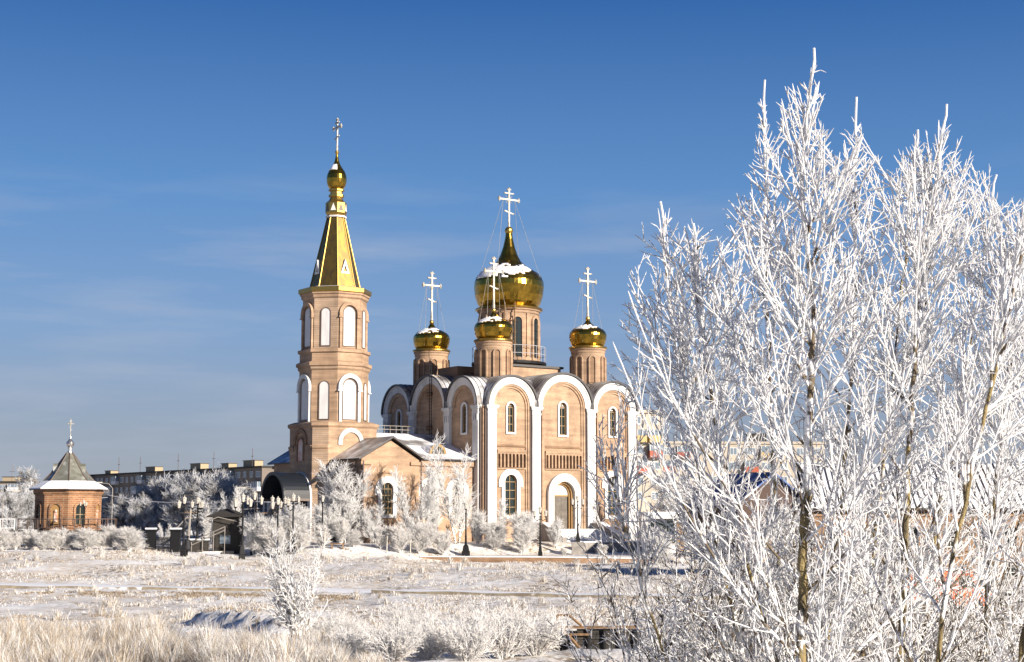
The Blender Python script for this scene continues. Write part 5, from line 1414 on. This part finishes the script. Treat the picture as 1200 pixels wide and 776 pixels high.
# long shaded block on the left: from the near right end running to far left; its outer face is at local -y -> build with local x towards far-left reversed
A0 = Vector((gx(306, 394), 394)); A1 = Vector((gx(104, 477), 477))
angA = math.degrees(math.atan2(A0.y - A1.y, A0.x - A1.x))
LA = (A0 - A1).length
zr = at(306, 548, 394).z
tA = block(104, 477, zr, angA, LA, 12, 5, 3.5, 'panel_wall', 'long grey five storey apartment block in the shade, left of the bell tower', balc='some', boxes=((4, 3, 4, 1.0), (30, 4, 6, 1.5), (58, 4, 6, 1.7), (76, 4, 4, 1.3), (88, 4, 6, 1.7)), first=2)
zr2 = at(20, 565, 440).z
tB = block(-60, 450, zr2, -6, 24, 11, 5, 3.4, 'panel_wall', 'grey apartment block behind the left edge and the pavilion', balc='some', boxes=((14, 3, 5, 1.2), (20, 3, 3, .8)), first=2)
# pale blocks on the right
tC = block(738, 232, at(755, 484, 232).z, 14, 5.2, 11, 8, 2.6, 'panel_pale', 'pale apartment block with red and yellow balconies at the right corner of the cathedral', balc=((1, 6), (0, 6), (1, 5), (0, 4)), first=2)
tD = block(772, 300, at(870, 520, 300).z, 4, 32, 12, 6, 3.2, 'panel_pale', 'pale apartment block with a dark roof box, right of the cathedral behind the foreground trees', 'plank_dark', balc='some', boxes=((17.6, 1, 3.4, 1.5),), first=1)
# blue roofed shed
x, y = gx(905, 148), 148.0; g = ground(x, y)
sh = thing('shed', (x, y, g), 'brown walled building with a blue gabled roof behind the foreground trees', 'building', R(20))
ze, zr_ = at(905, 588, 148).z - g, at(905, 553, 148).z - g
mb = MB(); mb.box((-3.4, 0, -.5), (3.4, 9, ze)); mb.add([(-3.4, 0, ze), (3.4, 0, ze), (0, 0, zr_ - .1)], [(0, 1, 2)]); mb.build('wall', 'brown_wall', sh)
mb = MB(); mb.slab([(-4.0, -.6, ze - .25), (0, -.6, zr_), (0, 9.5, zr_), (-4.0, 9.5, ze - .25)], .14); mb.slab([(4.0, -.6, ze - .25), (.003, -.6, zr_), (.003, 9.5, zr_), (4.0, 9.5, ze - .25)], .14); mb.build('roof', 'blue_roof', sh)
mb = MB(); mb.box((-1.2, -.05, 0), (.4, -.003, 2.6)); mb.build('door', 'wood', sh)
mb = MB(); mb.box((1.3, -.05, 1.2), (2.5, -.003, 2.4)); mb.build('window', 'block_glass', sh)
# white kiosk right of the cathedral
x, y = gx(781, 168), 168.0; g = ground(x, y)
ki = thing('kiosk', (x, y, g), 'low flat roofed white kiosk with a dark window band at the right of the cathedral', 'kiosk', R(10))
hk = at(781, 600, 168).z - g
mb = MB(); mb.box((-2.1, 0, -.4), (2.1, 3.5, hk - .7)); mb.build('wall', 'white', ki)
mb = MB(); mb.box((-2.5, -.6, hk - .7), (2.5, 3.9, hk - .25)); mb.box((-2.45, -.55, hk - .249), (2.45, 3.8, hk), 1); mb.build('flat_roof', ['white', 'snow'], ki)
mb = MB(); mb.box((-1.9, -.06, .9), (.9, -.003, hk - .95)); mb.build('window', 'glass', ki)
mb = MB(); mb.box((1.1, -.06, 0), (1.9, -.003, hk - 1.0)); mb.build('door', 'wood', ki)
# brick house on the right
def house():
    Y = 108.0; x0, x1 = gx(955, Y), gx(1215, Y); g = ground((x0 + x1) / 2, Y)
    t = thing('brick_house', ((x0 + x1) / 2, Y, g), 'orange brick house with a snowy ribbed roof behind the right foreground trees', 'house', R(-4))
    w = (x1 - x0) / 2; ze = at(1160, 592, Y).z - g; zr = at(1160, 541, Y).z - g
    T = lambda s, n, z: (s, -n, z)
    holes = []; W = []
    pxw = [(975, 0), (1010, 0), (1040, 0), (1068, 0), (1113, 0), (1154, 0), (1181, 0)]
    for px, _ in pxw:
        s = gx(px, Y) - t.location.x
        holes.append([(s - .42, at(px, 640, Y).z - g), (s + .42, at(px, 640, Y).z - g), (s + .42, at(px, 618, Y).z - g), (s - .42, at(px, 618, Y).z - g)]); W.append((s, holes[-1]))
        zb, zs = at(px, 684, Y).z - g, at(px, 668, Y).z - g
        if px != 1113: holes.append(arched(s, zb, zs, .55)); W.append((s, holes[-1]))
    mb = MB(); plate(mb, [(-w, -.8), (w, -.8), (w, ze), (-w, ze)], holes, -.35, 0, T); mb.box((-w, .36, -.8), (-w + .35, 9, ze)); mb.box((w - .35, .36, -.8), (w, 9, ze)); mb.build('wall', 'brick_house', t)
    for s, h in W:
        mb = MB(); plate(mb, h, [], -.30, -.2, T); q = mb.build('window', 'glass', t)
        zs_ = [p[1] for p in h]; xs_ = [p[0] for p in h]
        mb = MB(); mb.box((s - .03, -.195, min(zs_)), (s + .03, -.15, max(zs_)), 0, T); mb.box((min(xs_), -.196, (min(zs_) + max(zs_)) / 2), (max(xs_), -.152, (min(zs_) + max(zs_)) / 2 + .06), 0, T); mb.build('window_bars', 'white', q)
        mb = MB(); mb.box((min(xs_) - .1, .002, min(zs_) - .1), (max(xs_) + .1, .12, min(zs_)), 0, T); mb.build('sill', 'white', q)
    mb = MB(); mb.box((-w - .05, .003, ze - .75), (w + .05, .12, ze - .55), 0, T); mb.box((-w - .05, .003, at(1100, 646, Y).z - g), (w + .05, .10, at(1100, 643, Y).z - g), 0, T); mb.build('string_course', 'brick_house', t)
    mb = MB(); mb.slab([(-w - .5, -.7, ze - .2), (w + .5, -.7, ze - .2), (w + .5, 4.6, zr), (-w - .5, 4.6, zr)], .15, 0, 1); mb.slab([(-w - .5, 9.8, ze - .2), (w + .5, 9.8, ze - .2), (w + .5, 4.6, zr), (-w - .5, 4.6, zr)], .15, 0, 1); rf = mb.build('roof', ['snow', 'fascia'], t)
    mb = MB()
    s = -w - .4
    while s < w + .4:
        mb.slab([(s, -.72, ze - .19), (s + .09, -.72, ze - .19), (s + .09, 4.55, zr + .03), (s, 4.55, zr + .03)], .06); s += .42
    mb.build('roof_rib', 'fascia', rf)
    mb = MB(); mb.box((w * .38, 2.6, zr - 1.0), (w * .52, 3.5, zr + .9)); mb.build('chimney', 'brick_dark', t)
house()
# orange van and snowy car
def vehicle(px, Y, rz, Lc, Wc, prof, glassq, body, label, cat, name, snow=True):
    x = gx(px, Y); g = ground(x, Y)
    t = thing(name, (x, Y, g), label, cat, R(rz))
    mb = MB(); k = .06
    def ring(y, s): 
        cz = sum(z for _, z in prof) / len(prof); return [(px_ * (1 - s), y, cz + (z - cz) * (1 - s)) for px_, z in prof]
    mb.rings([ring(-Wc / 2, .05), ring(-Wc / 2 + k, 0), ring(Wc / 2 - k, 0), ring(Wc / 2, .05)]); mb.build('body', body, t)
    for q in glassq:
        for sg in (-1, 1):
            mb = MB(); mb.rings([[(a, sg * (Wc / 2 + .004), z) for a, z in q], [(a, sg * (Wc / 2 - .03), z) for a, z in q]]); mb.build('side_window', 'glass', t)
    for a in (-Lc * .31, Lc * .31):
        for sg in (-1, 1):
            mb = MB(); mb.rings([[(a + .33 * math.cos(R(i * 22.5)), sg * y, .33 + .33 * math.sin(R(i * 22.5))) for i in range(16)] for y in (Wc / 2 - .2, Wc / 2 + .01)]); wh = mb.build('wheel', 'tyre', t)
            mb = MB(); mb.rings([[(a + .19 * math.cos(R(i * 30)), sg * y, .33 + .19 * math.sin(R(i * 30))) for i in range(12)] for y in (Wc / 2 - .05, Wc / 2 + .02)]); mb.build('rim', 'silver', wh)
    zt = max(z for _, z in prof); xs = [a for a, z in prof if z > zt - .12]
    mb = MB(); mb.rings([[(a, y, zt + (.005 if i % 2 == 0 else .07)) for i, a in enumerate((min(xs), min(xs) + .1, max(xs) - .1, max(xs)))] for y in (-Wc / 2 + .1, Wc / 2 - .1)], 0) if False else mb.box((min(xs) + .05, -Wc / 2 + .08, zt + .003), (max(xs) - .05, Wc / 2 - .08, zt + .09)); mb.build('snow_cover', 'snow', t)
    for sg in (-1, 1):
        mb = MB(); xf = max(a for a, z in prof); mb.ball((xf - .04, sg * Wc * .36, .75), .1); mb.build('headlight', 'silver', t)
    return t
vehicle(1098, 76, 12, 4.6, 1.8, [(-2.3, .35), (2.3, .35), (2.3, .95), (1.75, 1.15), (1.25, 1.95), (-2.2, 2.0), (-2.3, 1.8)], [[(.55, 1.2), (1.5, 1.2), (1.15, 1.75), (.55, 1.75)]], 'orange', 'orange van with a snow covered roof parked before the brick house', 'van', 'parked_van')
vehicle(1142, 84, 5, 4.2, 1.7, [(-2.1, .3), (2.1, .3), (2.1, .75), (1.2, .92), (.6, 1.42), (-1.0, 1.45), (-1.7, .98), (-2.1, .9)], [[(-.9, .98), (.9, .95), (.5, 1.34), (-.85, 1.36)]], 'white', 'snowy white car parked right of the orange van', 'car', 'parked_car')

# ------------------------------------------------------------------ sky, sun, exposure
SUN_EL = 18.5
SKY_S, EXPO = .05, .93
w = bpy.data.worlds.new('World'); scene.world = w; w.use_nodes = True
nt = w.node_tree; bg = nt.nodes['Background']
sky = nt.nodes.new('ShaderNodeTexSky'); sky.sky_type = 'NISHITA'; sky.sun_disc = False
sky.sun_elevation = R(SUN_EL); sky.altitude = 200; sky.air_density = 1.0; sky.dust_density = .4; sky.ozone_density = 4.0
# horizontal direction to the sun: right and behind the camera
sdir = Vector((math.sin(R(SUN_AZ)), -math.cos(R(SUN_AZ)), 0))
sky.sun_rotation = math.atan2(sdir.x, sdir.y)
# winter sky: deep blue above, pale grey blue ice haze at the horizon (by elevation of the view direction)
tc = nt.nodes.new('ShaderNodeTexCoord'); sx_ = nt.nodes.new('ShaderNodeSeparateXYZ'); nt.links.new(tc.outputs['Generated'], sx_.inputs[0])
cr = nt.nodes.new('ShaderNodeValToRGB'); nt.links.new(sx_.outputs[2], cr.inputs['Fac'])
def lin(c): return [((v / 255) / 12.92 if v <= 10 else ((v / 255 + .055) / 1.055) ** 2.4) for v in c]
stops = [(0.0, (158, 162, 179)), (.05, (151, 161, 183)), (.117, (130, 161, 204)), (.20, (96, 146, 205)), (.317, (44, 100, 172)), (.50, (30, 70, 130)), (1.0, (20, 48, 96))]
el = cr.color_ramp.elements
while len(el) < len(stops): el.new(.5)
for e, (p, c_) in zip(el, stops): e.position = p; e.color = (*lin(c_), 1)
sc_ = nt.nodes.new('ShaderNodeVectorMath'); sc_.operation = 'SCALE'; sc_.inputs['Scale'].default_value = 1 / (SKY_S * 2 ** EXPO)
nt.links.new(cr.outputs['Color'], sc_.inputs[0])
mh = nt.nodes.new('ShaderNodeMix'); mh.data_type = 'RGBA'; mh.inputs['Factor'].default_value = .82
nt.links.new(sky.outputs[0], mh.inputs[6]); nt.links.new(sc_.outputs[0], mh.inputs[7])
# thin cirrus: direction based noise mixed over the sky
mp = nt.nodes.new('ShaderNodeMapping'); mp.inputs['Scale'].default_value = (2.2, 2.2, 16)
nz = nt.nodes.new('ShaderNodeTexNoise'); nz.inputs['Scale'].default_value = 2.4; nz.inputs['Detail'].default_value = 6; nz.inputs['Roughness'].default_value = .55
nt.links.new(tc.outputs['Generated'], mp.inputs[0]); nt.links.new(mp.outputs[0], nz.inputs['Vector'])
mr = nt.nodes.new('ShaderNodeMapRange'); mr.inputs['From Min'].default_value = .48; mr.inputs['From Max'].default_value = .78; mr.inputs['To Max'].default_value = .5
nt.links.new(nz.outputs['Fac'], mr.inputs['Value'])
band = nt.nodes.new('ShaderNodeMapRange'); band.inputs['From Min'].default_value = .225; band.inputs['From Max'].default_value = .16
nt.links.new(sx_.outputs[2], band.inputs['Value'])
bm = nt.nodes.new('ShaderNodeMath'); bm.operation = 'MULTIPLY'; nt.links.new(mr.outputs['Result'], bm.inputs[0]); nt.links.new(band.outputs['Result'], bm.inputs[1])
mx = nt.nodes.new('ShaderNodeMix'); mx.data_type = 'RGBA'; nt.links.new(bm.outputs[0], mx.inputs['Factor'])
nt.links.new(mh.outputs[2], mx.inputs[6]); mx.inputs[7].default_value = tuple(v / (SKY_S * 2 ** EXPO) for v in lin((185, 192, 208))) + (1,)
nt.links.new(mx.outputs[2], bg.inputs['Color'])
bg.inputs['Strength'].default_value = SKY_S
sd = bpy.data.lights.new('sun', 'SUN'); so = bpy.data.objects.new('sun', sd); COL.objects.link(so)
sd.energy = 4.9; sd.angle = R(.5); sd.color = (1.0, .90, .77)
v = Vector((sdir.x * math.cos(R(SUN_EL)), sdir.y * math.cos(R(SUN_EL)), math.sin(R(SUN_EL))))
so.rotation_euler = v.to_track_quat('Z', 'Y').to_euler(); so.location = (60, -60, 60)
scene.view_settings.view_transform = 'Standard'; scene.view_settings.look = 'None'
scene.view_settings.exposure = EXPO; scene.view_settings.gamma = 1.0
scene.cycles.max_bounces = 5; scene.cycles.diffuse_bounces = 3; scene.cycles.glossy_bounces = 3
